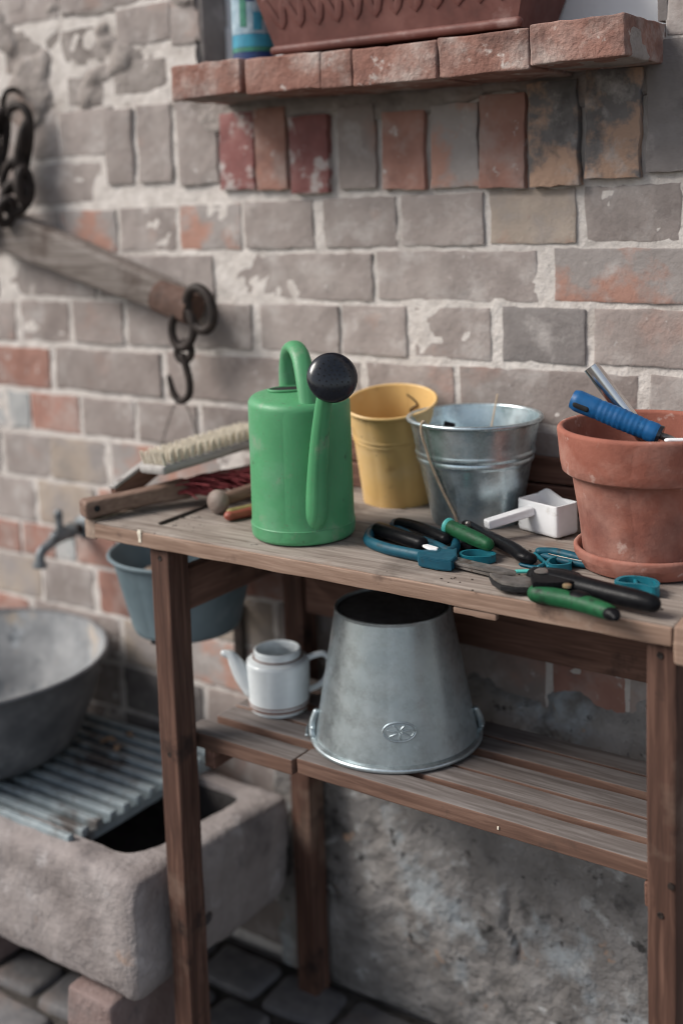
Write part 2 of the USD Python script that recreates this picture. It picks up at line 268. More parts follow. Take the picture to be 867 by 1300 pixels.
look('rubber_black', [(0.3, (0.006, 0.006, 0.007)), (0.7, (0.016, 0.0155, 0.0155))], 40, rough=0.8, bump=0.5, bdist=0.001, spec=0.3)
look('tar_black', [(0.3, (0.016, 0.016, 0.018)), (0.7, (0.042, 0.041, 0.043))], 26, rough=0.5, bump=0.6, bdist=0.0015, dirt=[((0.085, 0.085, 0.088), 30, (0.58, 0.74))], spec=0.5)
look('plastic_black', [(0.3, (0.004, 0.005, 0.008)), (0.7, (0.008, 0.010, 0.014))], 60, rough=0.22, bump=0.04, bdist=0.0005, spec=0.55, roughvar=0.05)
look('grip_black', [(0.3, (0.004, 0.004, 0.005)), (0.7, (0.008, 0.008, 0.009))], 120, rough=0.34, bump=0.25, bdist=0.0005, dirt=[((0.018, 0.0165, 0.015), 60, (0.68, 0.80))], spec=0.09, roughvar=0.1)
look('can_green', [(0.3, (0.052, 0.218, 0.094)), (0.7, (0.072, 0.265, 0.120))], 18, rough=0.48, bump=0.22, bdist=0.0007, bscale=330, spec=0.4, dirt=[((0.13, 0.285, 0.18), 8, (0.50, 0.74)), ((0.045, 0.13, 0.062), 60, (0.65, 0.73)), ((0.17, 0.24, 0.16), 24, (0.60, 0.76)), ((0.09, 0.19, 0.10), 260, (0.60, 0.68))], roughvar=0.12)
look('yellow_paint', [(0.3, (0.54, 0.335, 0.12)), (0.7, (0.61, 0.40, 0.16))], 16, rough=0.5, bump=0.15, bdist=0.0006, dirt=[((0.38, 0.225, 0.08), 22, (0.58, 0.74)), ((0.64, 0.47, 0.26), 8, (0.54, 0.76)), ((0.22, 0.145, 0.07), 70, (0.67, 0.73))])
look('terracotta', [(0.25, (0.19, 0.064, 0.044)), (0.5, (0.255, 0.094, 0.066)), (0.75, (0.315, 0.132, 0.098))], 14, detail=8, rough=0.88, bump=0.5, bdist=0.0014, bscale=120, dirt=[((0.37, 0.23, 0.19), 7, (0.50, 0.76)), ((0.13, 0.05, 0.04), 9, (0.54, 0.76)), ((0.44, 0.32, 0.28), 40, (0.62, 0.74))], spec=0.22)
look('terracotta_glazed', [(0.25, (0.075, 0.028, 0.023)), (0.5, (0.12, 0.045, 0.037)), (0.75, (0.17, 0.075, 0.062))], 22, rough=0.6, bump=0.3, bdist=0.001, dirt=[((0.25, 0.165, 0.15), 15, (0.58, 0.76))], spec=0.3)
look('glaze_white', [(0.3, (0.60, 0.645, 0.66)), (0.7, (0.70, 0.735, 0.745))], 20, rough=0.28, bump=0.04, bdist=0.0005, spec=0.5)
look('glaze_brown', [(0.3, (0.13, 0.075, 0.06)), (0.7, (0.22, 0.13, 0.105))], 60, rough=0.35)
look('tub_blue', [(0.3, (0.085, 0.122, 0.14)), (0.7, (0.125, 0.168, 0.188))], 14, rough=0.5, bump=0.1, dirt=[((0.20, 0.235, 0.25), 12, (0.58, 0.74))])
look('bowl_grey', [(0.25, (0.055, 0.057, 0.062)), (0.5, (0.095, 0.097, 0.102)), (0.75, (0.155, 0.155, 0.157))], 22, rough=0.6, metal=0.1, bump=0.35, bdist=0.002, dirt=[((0.22, 0.225, 0.23), 12, (0.60, 0.74))])
look('bowl_inside', [(0.25, (0.13, 0.136, 0.142)), (0.5, (0.21, 0.215, 0.22)), (0.75, (0.30, 0.303, 0.303))], 20, detail=8, rough=0.75, bump=0.35, bdist=0.002, dirt=[((0.33, 0.28, 0.23), 16, (0.58, 0.70)), ((0.10, 0.11, 0.12), 18, (0.54, 0.68)), ((0.36, 0.385, 0.40), 30, (0.60, 0.72))])
look('rack_teal', [(0.25, (0.15, 0.185, 0.20)), (0.5, (0.215, 0.255, 0.27)), (0.75, (0.29, 0.33, 0.345))], 22, rough=0.6, bump=0.3, dirt=[((0.07, 0.062, 0.058), 10, (0.52, 0.64)), ((0.12, 0.115, 0.11), 40, (0.58, 0.70))])
look('teal_plastic', [(0.3, (0.004, 0.045, 0.075)), (0.7, (0.008, 0.075, 0.108))], 40, rough=0.5, bump=0.15, dirt=[((0.015, 0.025, 0.03), 45, (0.54, 0.68))], spec=0.25)
look('clip_teal', [(0.3, (0.005, 0.09, 0.125)), (0.7, (0.010, 0.13, 0.165))], 40, rough=0.42, bump=0.05, dirt=[((0.015, 0.04, 0.05), 60, (0.60, 0.72))], spec=0.3)
look('aqua_plastic', [(0.3, (0.06, 0.36, 0.32)), (0.7, (0.09, 0.44, 0.40))], 40, rough=0.4, bump=0.05)
look('grip_green', [(0.3, (0.006, 0.05, 0.019)), (0.7, (0.012, 0.088, 0.034))], 70, rough=0.5, bump=0.3, bdist=0.0006, dirt=[((0.006, 0.009, 0.007), 34, (0.55, 0.68)), ((0.012, 0.022, 0.014), 150, (0.58, 0.68))], spec=0.2)
look('blue_grip', [(0.3, (0.005, 0.062, 0.175)), (0.7, (0.009, 0.09, 0.235))], 50, rough=0.45, bump=0.2, bdist=0.0006, dirt=[((0.03, 0.13, 0.28), 60, (0.60, 0.72))], spec=0.35)
look('chrome', [(0.3, (0.80, 0.785, 0.765)), (0.7, (0.83, 0.815, 0.795))], 60, rough=0.18, metal=1.0, bump=0.02, roughvar=0.03)
look('steel_worn', [(0.25, (0.11, 0.10, 0.092)), (0.5, (0.20, 0.185, 0.172)), (0.75, (0.30, 0.28, 0.265))], 70, rough=0.45, metal=0.7, bump=0.3, bdist=0.0006, dirt=[((0.085, 0.048, 0.03), 40, (0.56, 0.68))], spec=0.4)
look('white_plastic', [(0.3, (0.70, 0.705, 0.71)), (0.7, (0.78, 0.785, 0.79))], 40, rough=0.4, bump=0.05, dirt=[((0.50, 0.48, 0.45), 45, (0.62, 0.76)), ((0.60, 0.59, 0.57), 15, (0.55, 0.75))])
look('white_paint', [(0.3, (0.80, 0.83, 0.86)), (0.7, (0.84, 0.87, 0.89))], 20, rough=0.45, bump=0.05)
look('cream_bristle', [(0.3, (0.56, 0.50, 0.40)), (0.7, (0.74, 0.68, 0.57))], 260, rough=0.9)
look('red_bristle', [(0.3, (0.085, 0.012, 0.015)), (0.7, (0.18, 0.032, 0.036))], 160, rough=0.75, vary=0.1, spec=0.2)
look('string', [(0.3, (0.32, 0.24, 0.165)), (0.7, (0.46, 0.36, 0.26))], 200, rough=0.9)
look('red_lacquer', [(0.3, (0.20, 0.045, 0.028)), (0.7, (0.28, 0.08, 0.05))], 60, rough=0.55)
look('olive_lacquer', [(0.3, (0.15, 0.125, 0.04)), (0.7, (0.22, 0.18, 0.07))], 60, rough=0.55)
look('leaf_dry', [(0.3, (0.20, 0.125, 0.075)), (0.7, (0.34, 0.24, 0.16))], 90, rough=0.85)
look('tap_metal', [(0.3, (0.10, 0.115, 0.125)), (0.7, (0.19, 0.205, 0.215))], 60, rough=0.5, metal=0.4, bump=0.3, dirt=[((0.24, 0.26, 0.265), 50, (0.58, 0.72)), ((0.07, 0.065, 0.06), 40, (0.60, 0.72))])
look('soil', [(0.3, (0.03, 0.022, 0.017)), (0.7, (0.075, 0.058, 0.045))], 90, rough=0.95)
look('brass', [(0.3, (0.42, 0.30, 0.16)), (0.7, (0.55, 0.42, 0.26))], 60, rough=0.4, metal=0.9)
look('bottle_navy', [(0.3, (0.012, 0.03, 0.10)), (0.7, (0.02, 0.045, 0.14))], 30, rough=0.3)
look('label_white', [(0.3, (0.16, 0.25, 0.31)), (0.7, (0.33, 0.42, 0.47))], 60, rough=0.4)
look('label_cyan', [(0.3, (0.02, 0.17, 0.27)), (0.7, (0.04, 0.26, 0.36))], 60, rough=0.4)
look('label_green', [(0.3, (0.02, 0.12, 0.09)), (0.7, (0.05, 0.22, 0.14))], 60, rough=0.4)
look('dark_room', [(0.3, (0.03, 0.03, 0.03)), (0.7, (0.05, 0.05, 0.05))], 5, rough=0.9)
usdkit.material(stage, L+'window_glass', {'t': ('transparent_bsdf', {'color': (0.9, 0.92, 0.92)}), 'g': ('glossy_bsdf', {'color': (0.9, 0.9, 0.9), 'roughness': 0.02}), 'f': ('fresnel', {'IOR': 1.5}), 'm': ('mix_closure', {})}, [('f.fac', 'm.fac'), ('t.BSDF', 'm.closure1'), ('g.BSDF', 'm.closure2')], surface='m.closure')

# ================================================================ THE WALL
wall = thing('brick_wall', 'old grey and red brick wall with pale mortar joints behind the whole scene', 'wall')
WIN_L, WIN_R, SILL = -1.245, -0.513, 1.418
XL, XR, ZT = -2.45, 0.45, 2.30
def smear(x, z):      # where the mortar was trowelled over the bricks
    n = fb(np.stack([x, 0*x, z], -1), 11, 3, 4)
    s = np.clip((z-1.345)/0.03, 0, 1)*np.clip((-1.12-x)/0.12, 0, 1)*0.36
    s = np.maximum(s, np.clip((z-1.318-0.010*np.sin(x*23))/0.03, 0, 1)*np.clip((x+1.26)/0.03, 0, 1)*1.1)
    s = np.maximum(s, np.clip((0.50-z)/0.1, 0, 1)*0.5)
    return np.clip((n+s*0.5-0.17)*7, 0, 1)
def sheet(x0, x1, z0, z1, step, yfun):
    xs = np.linspace(x0, x1, max(2, int((x1-x0)/step)+1)); zs = np.linspace(z0, z1, max(2, int((z1-z0)/step)+1))
    X, Z = np.meshgrid(xs, zs, indexing='ij'); Y = yfun(X, Z)
    n1, n2 = X.shape; idx = np.arange(n1*n2).reshape(n1, n2)
    q = np.stack([idx[:-1, :-1], idx[1:, :-1], idx[1:, 1:], idx[:-1, 1:]], -1).reshape(-1, 4)
    return trimesh.Trimesh(np.stack([X, Y, Z], -1).reshape(-1, 3), np.vstack([q[:, [0, 1, 2]], q[:, [0, 2, 3]]]), process=False)
def mortar_y(x, z):
    p = np.stack([x, 0*x, z], -1)
    return 0.0024 + fb(p, 45, 5, 3)*0.005 + fb(p, 9, 6, 2)*0.002
ms = [sheet(XL, XR, 0, 1.40, 0.009, mortar_y), sheet(XL, WIN_L, 1.40, ZT, 0.014, mortar_y), sheet(WIN_R, XR, 1.40, ZT, 0.014, mortar_y)]
for (a, b, c, d) in ((XL, XR, -0.05, SILL-0.012), (XL, WIN_L, SILL-0.012, ZT), (WIN_R, XR, SILL-0.012, ZT)):
    ms.append(trimesh.creation.box(extents=(b-a, 0.30, d-c)).apply_translation(((a+b)/2, 0.162, (c+d)/2)))
obj('mortar', cat(*ms), 'mortar', wall)

def brick(x0, x1, z0, z1, mat, seed, y=0.0, parent=None, rot=0.0, dep=0.022):
    x0, x1, z0, z1 = x0-0.0030, x1+0.0030, z0-0.0030, z1+0.0030; w, h = x1-x0, z1-z0; b = 0.0028
    us = np.concatenate([[0, 0, b], np.linspace(b, w-b, max(3, int(w/0.011)))[1:-1], [w-b, w, w]])
    vs = np.concatenate([[0, 0, b], np.linspace(b, h-b, max(3, int(h/0.011)))[1:-1], [h-b, h, h]])
    du = np.zeros(len(us)); du[[0, -1]] = dep; du[[1, -2]] = b*0.35
    dv = np.zeros(len(vs)); dv[[0, -1]] = dep; dv[[1, -2]] = b*0.35
    U, V = np.meshgrid(us, vs, indexing='ij'); Y = np.maximum(*np.meshgrid(du, dv, indexing='ij'))
    X, Z = x0+U, z0+V; P = np.stack([X, 0*X, Z], -1)
    X = X + fb(P, 30, seed % 13+1)*0.006 + fb(P, 130, 2, 3)*0.005; Z = Z + fb(P, 30, seed % 17+21)*0.0045 + fb(P, 130, 4, 3)*0.0045
    rnd = random.Random(seed); tx, tz = rnd.uniform(-0.02, 0.02), rnd.uniform(-0.02, 0.02)
    Y = Y + y + fb(P, 30, seed % 7+40)*0.003 + fb(P, 95, seed % 5+50, 3)*0.0024 + rnd.uniform(-0.0014, 0.0014) + (U-w/2)*tx + (V-h/2)*tz
    n1, n2 = X.shape; idx = np.arange(n1*n2).reshape(n1, n2)
    q = np.stack([idx[:-1, :-1], idx[1:, :-1], idx[1:, 1:], idx[:-1, 1:]], -1).reshape(-1, 4)
    m = trimesh.Trimesh(np.stack([X, Y, Z], -1).reshape(-1, 3), np.vstack([q[:, [0, 1, 2]], q[:, [0, 2, 3]]]), process=False)
    m.merge_vertices(digits_vertex=6); m.update_faces(m.nondegenerate_faces())
    if rot: m.apply_transform(rotm(math.radians(rot), (0, 1, 0), ((x0+x1)/2, 0, (z0+z1)/2)))
    return obj('brick', m, mat, parent or wall, smooth=45)
MAT = dict(g='brick_grey', n='brick_brown', d='brick_dark', r='brick_red', x='brick_patchy', o='brick_ochre', b='brick_bluish', s='mortar_smear', q='brick_oxblood', k='brick_soot')
def zs(z, x): return z + 0.012*(x+1.1)
SEED = [0]
def put(x0, x1, z0, z1, m, **k):
    SEED[0] += 1; xm = (x0+x1)/2
    return brick(x0, x1, zs(z0, xm), zs(z1, xm), MAT[m], SEED[0]*37, **k)
def row(z0, z1, px, left=None, right=None, fill='ggnngd'):
    """bricks between the pixel columns measured in the photograph, then the bond goes on to both sides"""
    zm = (z0+z1)/2; rnd = random.Random(int(z0*1000)); xs = []
    for (a, b, m) in px:
        x0, x1 = wall_x(a, zm), wall_x(b, zm); xs += [x0, x1]; put(x0, x1, z0, z1, m)
    lo, hi = min(xs), max(xs); k = rnd.randint(0, 1)
    while lo > XL+0.25:
        w = (0.245, 0.118)[k % 2]; k += 1; put(lo-0.013-w, lo-0.013, z0, z1, rnd.choice(fill)); lo -= w+0.013
    while hi < XR-0.4:
        w = (0.245, 0.118)[k % 2]; k += 1
        put(hi+0.014, hi+0.014+w, z0, z1, rnd.choice(fill)); hi += w+0.014
row(1.153, 1.217, [(3, 73, 'g'), (81, 145, 'x'), (154, 221, 'g'), (230, 303, 'x'), (313, 395, 'g'), (414, 500, 'g'), (511, 610, 'g'), (625, 728, 'o'), (745, 860, 'g')])
row(1.077, 1.139, [(0, 118, 'g'), (126, 268, 'g'), (283, 470, 'g'), (481, 679, 'g'), (706, 905, 'x')])
row(0.998, 1.063, [(-52, 17, 'n'), (27, 85, 'n'), (95, 154, 'n'), (164, 238, 'g'), (247, 317, 'g'), (332, 428, 'g'), (437, 513, 'g'), (528, 620, 'g'), (640, 740, 'd'), (757, 915, 'n')])
row(0.915, 0.981, [(-70, 60, 'r'), (71, 202, 'n'), (214, 360, 'n'), (372, 455, 'g'), (467, 573, 'n'), (586, 806, 'n'), (828, 925, 'g')])
row(0.838, 0.898, [(-60, 5, 'b'), (12, 35, 'b'), (41, 98, 'r'), (107, 168, 'n'), (178, 248, 'n'), (259, 400, 'n'), (412, 500, 'g'), (512, 640, 'g'), (655, 735, 'g'), (750, 900, 'g')])
row(0.752, 0.822, [(-62, -2, 'g'), (7, 62, 'g'), (66, 134, 'o'), (145, 300, 'x'), (312, 395, 'g'), (410, 640, 'g'), (655, 860, 'n')])
row(0.668, 0.738, [(-30, 42, 'g'), (50, 118, 'o'), (128, 215, 'x'), (228, 310, 'o'), (322, 480, 'n'), (492, 590, 'g'), (605, 800, 'x')])
row(0.605, 0.655, [(-60, 24, 'r'), (31, 67, 'r'), (72, 93, 'b'), (98, 146, 'r'), (156, 250, 'x'), (262, 380, 'r'), (395, 560, 'n'), (575, 680, 'g'), (695, 900, 'n')])
row(0.522, 0.592, [(-60, 50, 'o'), (57, 116, 'g'), (127, 172, 'r'), (182, 262, 'x'), (274, 345, 'o'), (356, 480, 'g'), (495, 690, 'n'), (705, 790, 'r')])
row(0.440, 0.510, [(-40, 35, 'r'), (46, 150, 'n'), (160, 225, 'o'), (236, 330, 'x'), (342, 470, 'n'), (485, 640, 'g'), (650, 840, 'r')], fill='gnrd')
for z0, z1 in ((0.355, 0.425), (0.272, 0.342), (0.188, 0.258), (0.105, 0.175), (0.022, 0.092)):
    row(z0, z1, [(-40, 60, 'd'), (72, 150, 'n'), (160, 255, 'd'), (266, 380, 'n')], fill='dnd')
# the soldier course under the window and the rough rows left of it
for (a, b, z0, z1, m, y, rot) in [(135, 168, 1.262, 1.376, 'g', 0, 1), (176, 217, 1.262, 1.378, 'g', 0, 0), (227, 275, 1.255, 1.376, 'g', -0.002, -1), (282, 324, 1.243, 1.352, 'q', -0.004, 1), (328, 366, 1.240, 1.354, 'r', -0.004, -0.5), (373, 420, 1.232, 1.337, 'q', -0.006, 0.5),
        (432, 478, 1.236, 1.345, 'n', -0.002, 0), (488, 541, 1.231, 1.330, 'r', -0.006, 1.2), (550, 609, 1.230, 1.334, 'x', -0.004, 0.5), (613, 669, 1.226, 1.340, 'r', -0.008, 1.0), (676, 738, 1.226, 1.350, 'k', -0.009, -0.8), (748, 816, 1.232, 1.358, 'k', -0.010, 1.4), (823, 905, 1.236, 1.385, 'd', -0.004, 0)]:
    zm = (z0+z1)/2; put(wall_x(a, zm)+0.0028, wall_x(b, zm)-0.0028, z0, z1, m, y=y-0.003, rot=rot, dep=0.03)
def patch(items):
    for (a, b, t, u, m) in items:   # left, right, top, bottom in the photograph, on the wall's plane
        p, q = atY(a, u), atY(b, t); SEED[0] += 1; brick(p[0], q[0], p[2], q[2], MAT[m], SEED[0]*37, y=0.001, rot=random.Random(SEED[0]).uniform(-2, 2))
patch([(42, 70, 143, 200, 'g'), (78, 133, 139, 196, 'g'), (-10, 34, 150, 205, 'g'), (44, 126, 206, 257, 'g'), (-60, 34, 212, 262, 'n'),
       (150, 212, 4, 56, 'g'), (219, 249, -6, 54, 'g'), (8, 72, 34, 92, 's'), (80, 138, 30, 84, 's'), (36, 92, -28, 22, 'g'), (98, 142, -30, 18, 's'), (-60, 26, -26, 28, 'g'),
       (88, 128, 96, 132, 's'), (146, 208, 74, 118, 's'), (-50, 28, 84, 140, 's')])
rnd = random.Random(5)
for z in np.arange(1.545, 2.2, 0.082):
    x = XL+0.2+rnd.uniform(0, 0.1)
    while x < WIN_L-0.13:
        w = rnd.choice([0.245, 0.118]); w = min(w, WIN_L-0.004-x); put(x, x+w, z, z+0.068, rnd.choice('gggns')); x += w+0.014
for k, z in enumerate(np.arange(1.39, 2.2, 0.082)):
    x = WIN_R+0.006
    while x < 0.0:
        w = 0.245 if (k % 2 == 0) else 0.118; put(x, x+w, z+0.006, z+0.074, rnd.choice('gdgn')); x += w+0.014
for z in np.arange(1.225, 1.39, 0.082):     # right of the soldier course
    x = wall_x(905, z)+0.014
    while x < 0.05: put(x, x+0.245, z+0.01, z+0.078, rnd.choice('gdn')); x += 0.259
# mortar trowelled over the brick faces: raised patches with an uneven outline
def smear_y(x, z): return 0.009 - smear(x, z)*0.0135 + fb(np.stack([x, 0*x, z], -1), 60, 8, 3)*0.006
obj('mortar_patch', cat(sheet(-2.2, WIN_L-0.002, 1.362, 1.75, 0.006, smear_y), sheet(WIN_L-0.002, WIN_R+0.03, 1.322, 1.396, 0.004, smear_y)), 'mortar_smear', wall)
# the rendered base, right of the table's rear leg
def plaster_y(x, z):
    p = np.stack([x, 0*x, z], -1)
    e = 0.560 + fb(p*[1, 0, 0], 7, 9, 3)*0.16 + fb(p, 22, 19, 4)*0.12 + 0.05*np.clip((x+0.9)*2, -1, 1)
    cov = np.clip((e-z)/0.02, 0, 1)*np.clip((x+1.16+fb(p, 9, 14, 3)*0.1)/0.02, 0, 1)
    hole = np.clip((fb(p, 6, 11, 4)-0.16)*9, 0, 1)
    ck = np.array([atY(645, 1135), atY(649, 1152), atY(644, 1168), atY(655, 1186), atY(661, 1203), atY(658, 1222)])
    dmin = np.full(x.shape, 9.0)
    for i in range(len(ck)-1):
        a, b = ck[i][[0, 2]], ck[i+1][[0, 2]]; ab = b-a
        t = np.clip(((x-a[0])*ab[0]+(z-a[1])*ab[1])/(ab @ ab), 0, 1); dmin = np.minimum(dmin, np.hypot(x-a[0]-t*ab[0], z-a[1]-t*ab[1]))
    crack = np.clip(1-dmin/0.006, 0, 1)*0.016
    return 0.010 - cov*(0.019-0.012*hole) + fb(p, 24, 10, 4)*0.016 + fb(p, 70, 15, 3)*0.007 + fb(p, 7, 12, 2)*0.008 + crack
obj('plaster_base', sheet(-1.22, XR, 0.0, 0.68, 0.0055, plaster_y), 'plaster', wall)

# window sill of laid bricks
sill = thing('window_sill', parent=wall)
SY = -0.125
for i, (a, b, dz) in enumerate([(217, 303, 0.004), (311, 405, 0.001), (407.5, 445, -0.001), (447.5, 553, -0.002), (556.5, 671, -0.001), (672.5, 793, 0.003)]):
    p, q = atY(a, 90, SY)[0], atY(b, 70, SY)[0]
    m = rbox((q-p+0.001, 0.16, 0.047), 0.003, 0.012, 0.0026, 48, seed=i+3, center=((p+q)/2, SY+0.08, 1.388+dz))
    m.apply_transform(rotm(math.radians((-1.2, 0.4, 0, 0.5, -0.3, -0.6)[i]), (0, 1, 0), ((p+q)/2, 0, 1.388)))
    obj('brick', m, 'brick_sill', sill, smooth=50)
obj('mortar_bed', rbox((0.675, 0.12, 0.036), 0.004, 0.03, 0.003, 30, 3, center=(-0.852, SY+0.075, 1.386)), 'mortar_smear', sill)
# window in the opening: dark reveal, white frame, pane
win = thing('window', parent=wall)
WY = 0.05
obj('reveal', cat(rbox((0.012, 0.10, 0.80), 0.002, 0.03, 0.002, 30, 2, center=(WIN_L+0.004, 0.052, SILL+0.40)), rbox((0.012, 0.10, 0.80), 0.002, 0.03, 0.002, 30, 4, center=(WIN_R-0.004, 0.052, SILL+0.40))), 'brick_dark', win, label='dark grey plastered reveal')
wx = (WIN_L+WIN_R)/2; ww = WIN_R-WIN_L
fr = [rbox((ww, 0.06, 0.085), 0.006, 0.2, center=(wx, WY+0.035, SILL+0.032)), rbox((ww, 0.06, 0.07), 0.006, 0.2, center=(wx, WY+0.035, SILL+0.785))]
for x in (WIN_L+0.035, WIN_R-0.035, wx): fr.append(rbox((0.07, 0.056, 0.70), 0.006, 0.2, center=(x, WY+0.037, SILL+0.41)))
obj('frame', cat(*fr), 'white_paint', win)
hp = atY(701, 19, WY+0.004)
obj('drain_hole', move(turn(trimesh.creation.cylinder(0.0045, 0.004, sections=16), 90, (1, 0, 0)), hp[0], WY+0.0045, hp[2]), 'rubber_black', win)
for x in ((WIN_L+wx)/2+0.017, (WIN_R+wx)/2-0.017): obj('pane', trimesh.creation.box(extents=(ww/2-0.07, 0.004, 0.69)).apply_translation((x, WY+0.04, SILL+0.41)), 'window_glass', win)
obj('blind', trimesh.creation.box(extents=(ww, 0.01, 0.85)).apply_translation((wx, 0.20, SILL+0.40)), 'dark_room', win)  # dark-coloured sheet standing for the unlit room behind the panes

# ================================================================ THE GROUND
ground = obj('ground', sheet(-30, 30, -30, 0.4, 1.0, lambda x, z: 0*x), 'earth', None, kind='structure')
gm = UsdGeom.Mesh(ground); pts = np.array(gm.GetPointsAttr().Get()); gm.GetPointsAttr().Set([Gf.Vec3f(float(p[0]), float(p[2]), -0.022) for p in pts])
if gm.GetNormalsAttr().Get(): gm.GetNormalsAttr().Set([Gf.Vec3f(0, 0, 1)]*len(gm.GetNormalsAttr().Get()))
pave = thing('paving', kind='structure')
obj('joint_bed', rbox((3.2, 2.4, 0.03), 0.004, 0.06, 0.003, 30, 2, center=(-1.0, -1.2, -0.023)), 'earth', pave)
rnd = random.Random(11); y = -0.015; k = 0
n_st = 0
while y > -1.25:
    d = rnd.uniform(0.085, 0.115); x = -2.35+rnd.uniform(0, 0.1)
    while x < 0.1:
        w = rnd.uniform(0.10, 0.165); c = (x+w/2, y-d/2, -0.020+rnd.uniform(-0.003, 0.003))
        px = _PM @ (np.array([c[0], c[1], 0])-CAM); u, v = px[0]/px[2], px[1]/px[2]
        if px[2] > 0 and -120 < u < 1000 and v < 1480:
            m = rbox((w-0.012, d-0.012, 0.05), 0.016, 0.03, 0.004, 24, seed=k, center=(0, 0, 0), ring=2)
            m = turn(m, rnd.uniform(-5, 5)); m = turn(m, rnd.uniform(-2, 2), (1, 0, 0)); obj('cobble', move(m, *c), 'cobble', pave, smooth=50); n_st += 1
        k += 1; x += w
    y -= d

# ================================================================ THE POTTING TABLE
T = thing('potting_table', 'weathered wooden potting table with slatted lower shelf against the brick wall', 'table')
TZ = 0.805
BX0, BX1 = -1.172, -0.384
ys = [-0.3345, -0.262, -0.170, -0.085, -0.004]
for i in range(4):
    y0, y1 = ys[i], ys[i+1]-0.0022
    m = rbox((BX1-BX0, y1-y0, 0.022), 0.0025, 0.02, 0.0009, 16, seed=i, center=((BX0+BX1)/2, (y0+y1)/2, TZ-0.011))
    obj('plank', m, 'wood_top', T, smooth=50)
obj('edge_strip', rbox((BX1-BX0-0.004, 0.004, 0.019), 0.0015, 0.012, 0.0009, 40, seed=8, center=((BX0+BX1)/2, -0.3362, TZ-0.0120)), 'wood_edge', T)
obj('end_batten', rbox((0.020, 0.325, 0.027), 0.003, 0.03, 0.001, 30, 5, center=(BX0-0.0105, -0.172, TZ-0.0115)), 'end_grain', T)
obj('end_batten', rbox((0.030, 0.336, 0.040), 0.005, 0.02, 0.0018, 40, 6, center=(BX1+0.0155, -0.176, TZ-0.017)), 'wood_edge', T)
for (x0, x1, y0, y1) in ((-1.078, -1.046, -0.331, -0.292), (-0.4145, -0.384, -0.331, -0.295), (-1.080, -1.044, -0.056, -0.018), (-0.4145, -0.384, -0.056, -0.018)):
    obj('leg', rbox((x1-x0, y1-y0, 0.782), 0.0035, 0.05, 0.0010, 14, seed=int(-x0*100), center=((x0+x1)/2, (y0+y1)/2, 0.391)), 'wood_leg', T)
obj('side_rail', rbox((0.020, 0.233, 0.057), 0.003, 0.04, 0.001, 14, 1, center=(-1.060, -0.174, 0.7185)), 'wood_rail_y', T)
obj('side_rail', rbox((0.020, 0.236, 0.057), 0.003, 0.04, 0.001, 14, 2, center=(-0.399, -0.1755, 0.7185)), 'wood_rail_y', T)
obj('back_rail', rbox((0.628, 0.018, 0.108), 0.003, 0.04, 0.0012, 14, 3, center=(-0.7295, -0.040, 0.668)), 'wood_rail_x', T)
obj('back_board', rbox((0.70, 0.014, 0.036), 0.003, 0.03, 0.001, 14, 4, center=(-0.735, -0.013, TZ+0.0185)), 'wood_rail_x', T)
obj('back_board', rbox((0.70, 0.014, 0.034), 0.003, 0.03, 0.001, 14, 5, center=(-0.735, -0.011, TZ+0.056)), 'wood_rail_x', T)
obj('splinter', rbox((0.052, 0.008, 0.008), 0.002, 0.01, 0.0015, 60, 5, center=(-0.601, -0.333, TZ-0.026)), 'wood_edge', T)
for i, (a, b, y0, y1, dz) in enumerate([(-1.074, -0.893, -0.287, -0.250, -0.002), (-0.888, -0.402, -0.284, -0.250, 0.001), (-1.060, -0.402, -0.237, -0.200, 0), (-1.060, -0.402, -0.1965, -0.160, 0.0005), (-1.060, -0.402, -0.141, -0.106, 0), (-1.060, -0.402, -0.1025, -0.066, 0)]):
    obj('slat', rbox((b-a, y1-y0, 0.021), 0.0025, 0.025, 0.0011, 18, seed=i+20, center=((a+b)/2, (y0+y1)/2, 0.5125+dz)), 'wood_slat', T)
for x in (-1.034, -0.426):
    obj('shelf_rail', rbox((0.018, 0.270, 0.028), 0.003, 0.04, 0.001, 14, 8, center=(x, -0.150, 0.4875)), 'wood_rail_y', T)
for (px, py, h) in ((177, 681, 0.017),):
    p = atY(px, py, -0.3390); obj('pale_chip', rbox((0.006, 0.0015, h), 0.0007, 0.003, 0.0018, 90, 3, center=(p[0], p[1], p[2])), 'cream_bristle', T)
p = atY(632, 1052, -0.2850); obj('pale_chip', rbox((0.0022, 0.001, 0.004), 0.0005, 0.002, 0.0006, 90, 4, center=(p[0], -0.2846, p[2])), 'cream_bristle', T)
for (sx_, sz_) in ((-1.060, 0.7700), (-0.400, 0.7700), (-1.061, 0.505), (-0.400, 0.500)):
    obj('screw_head', move(turn(lathe([(0, 0), (0.0036, 0), (0.0032, 0.0010), (0.0012, 0.0006), (0, 0.0004)], 16), 90, (1, 0, 0)), sx_, -0.3308, sz_), 'iron', T)
for sx_ in (-1.055, -0.72, -0.405):
    for yy_ in (-0.300, -0.128, -0.045):
        if sx_ == -0.72 and yy_ != -0.128: continue
        obj('screw_head', move(lathe([(0, 0), (0.0034, 0), (0.0030, 0.0007), (0.0012, 0.0003), (0, 0.0002)], 16), sx_+yy_*0.02, yy_, TZ-0.0002), 'iron', T)
p = atY(836, 1104, -0.3322)
obj('nail_head', move(turn(trimesh.creation.cylinder(0.0035, 0.002, sections=14), 90, (1, 0, 0)), -0.389, -0.3320, 0.535), 'iron', T)

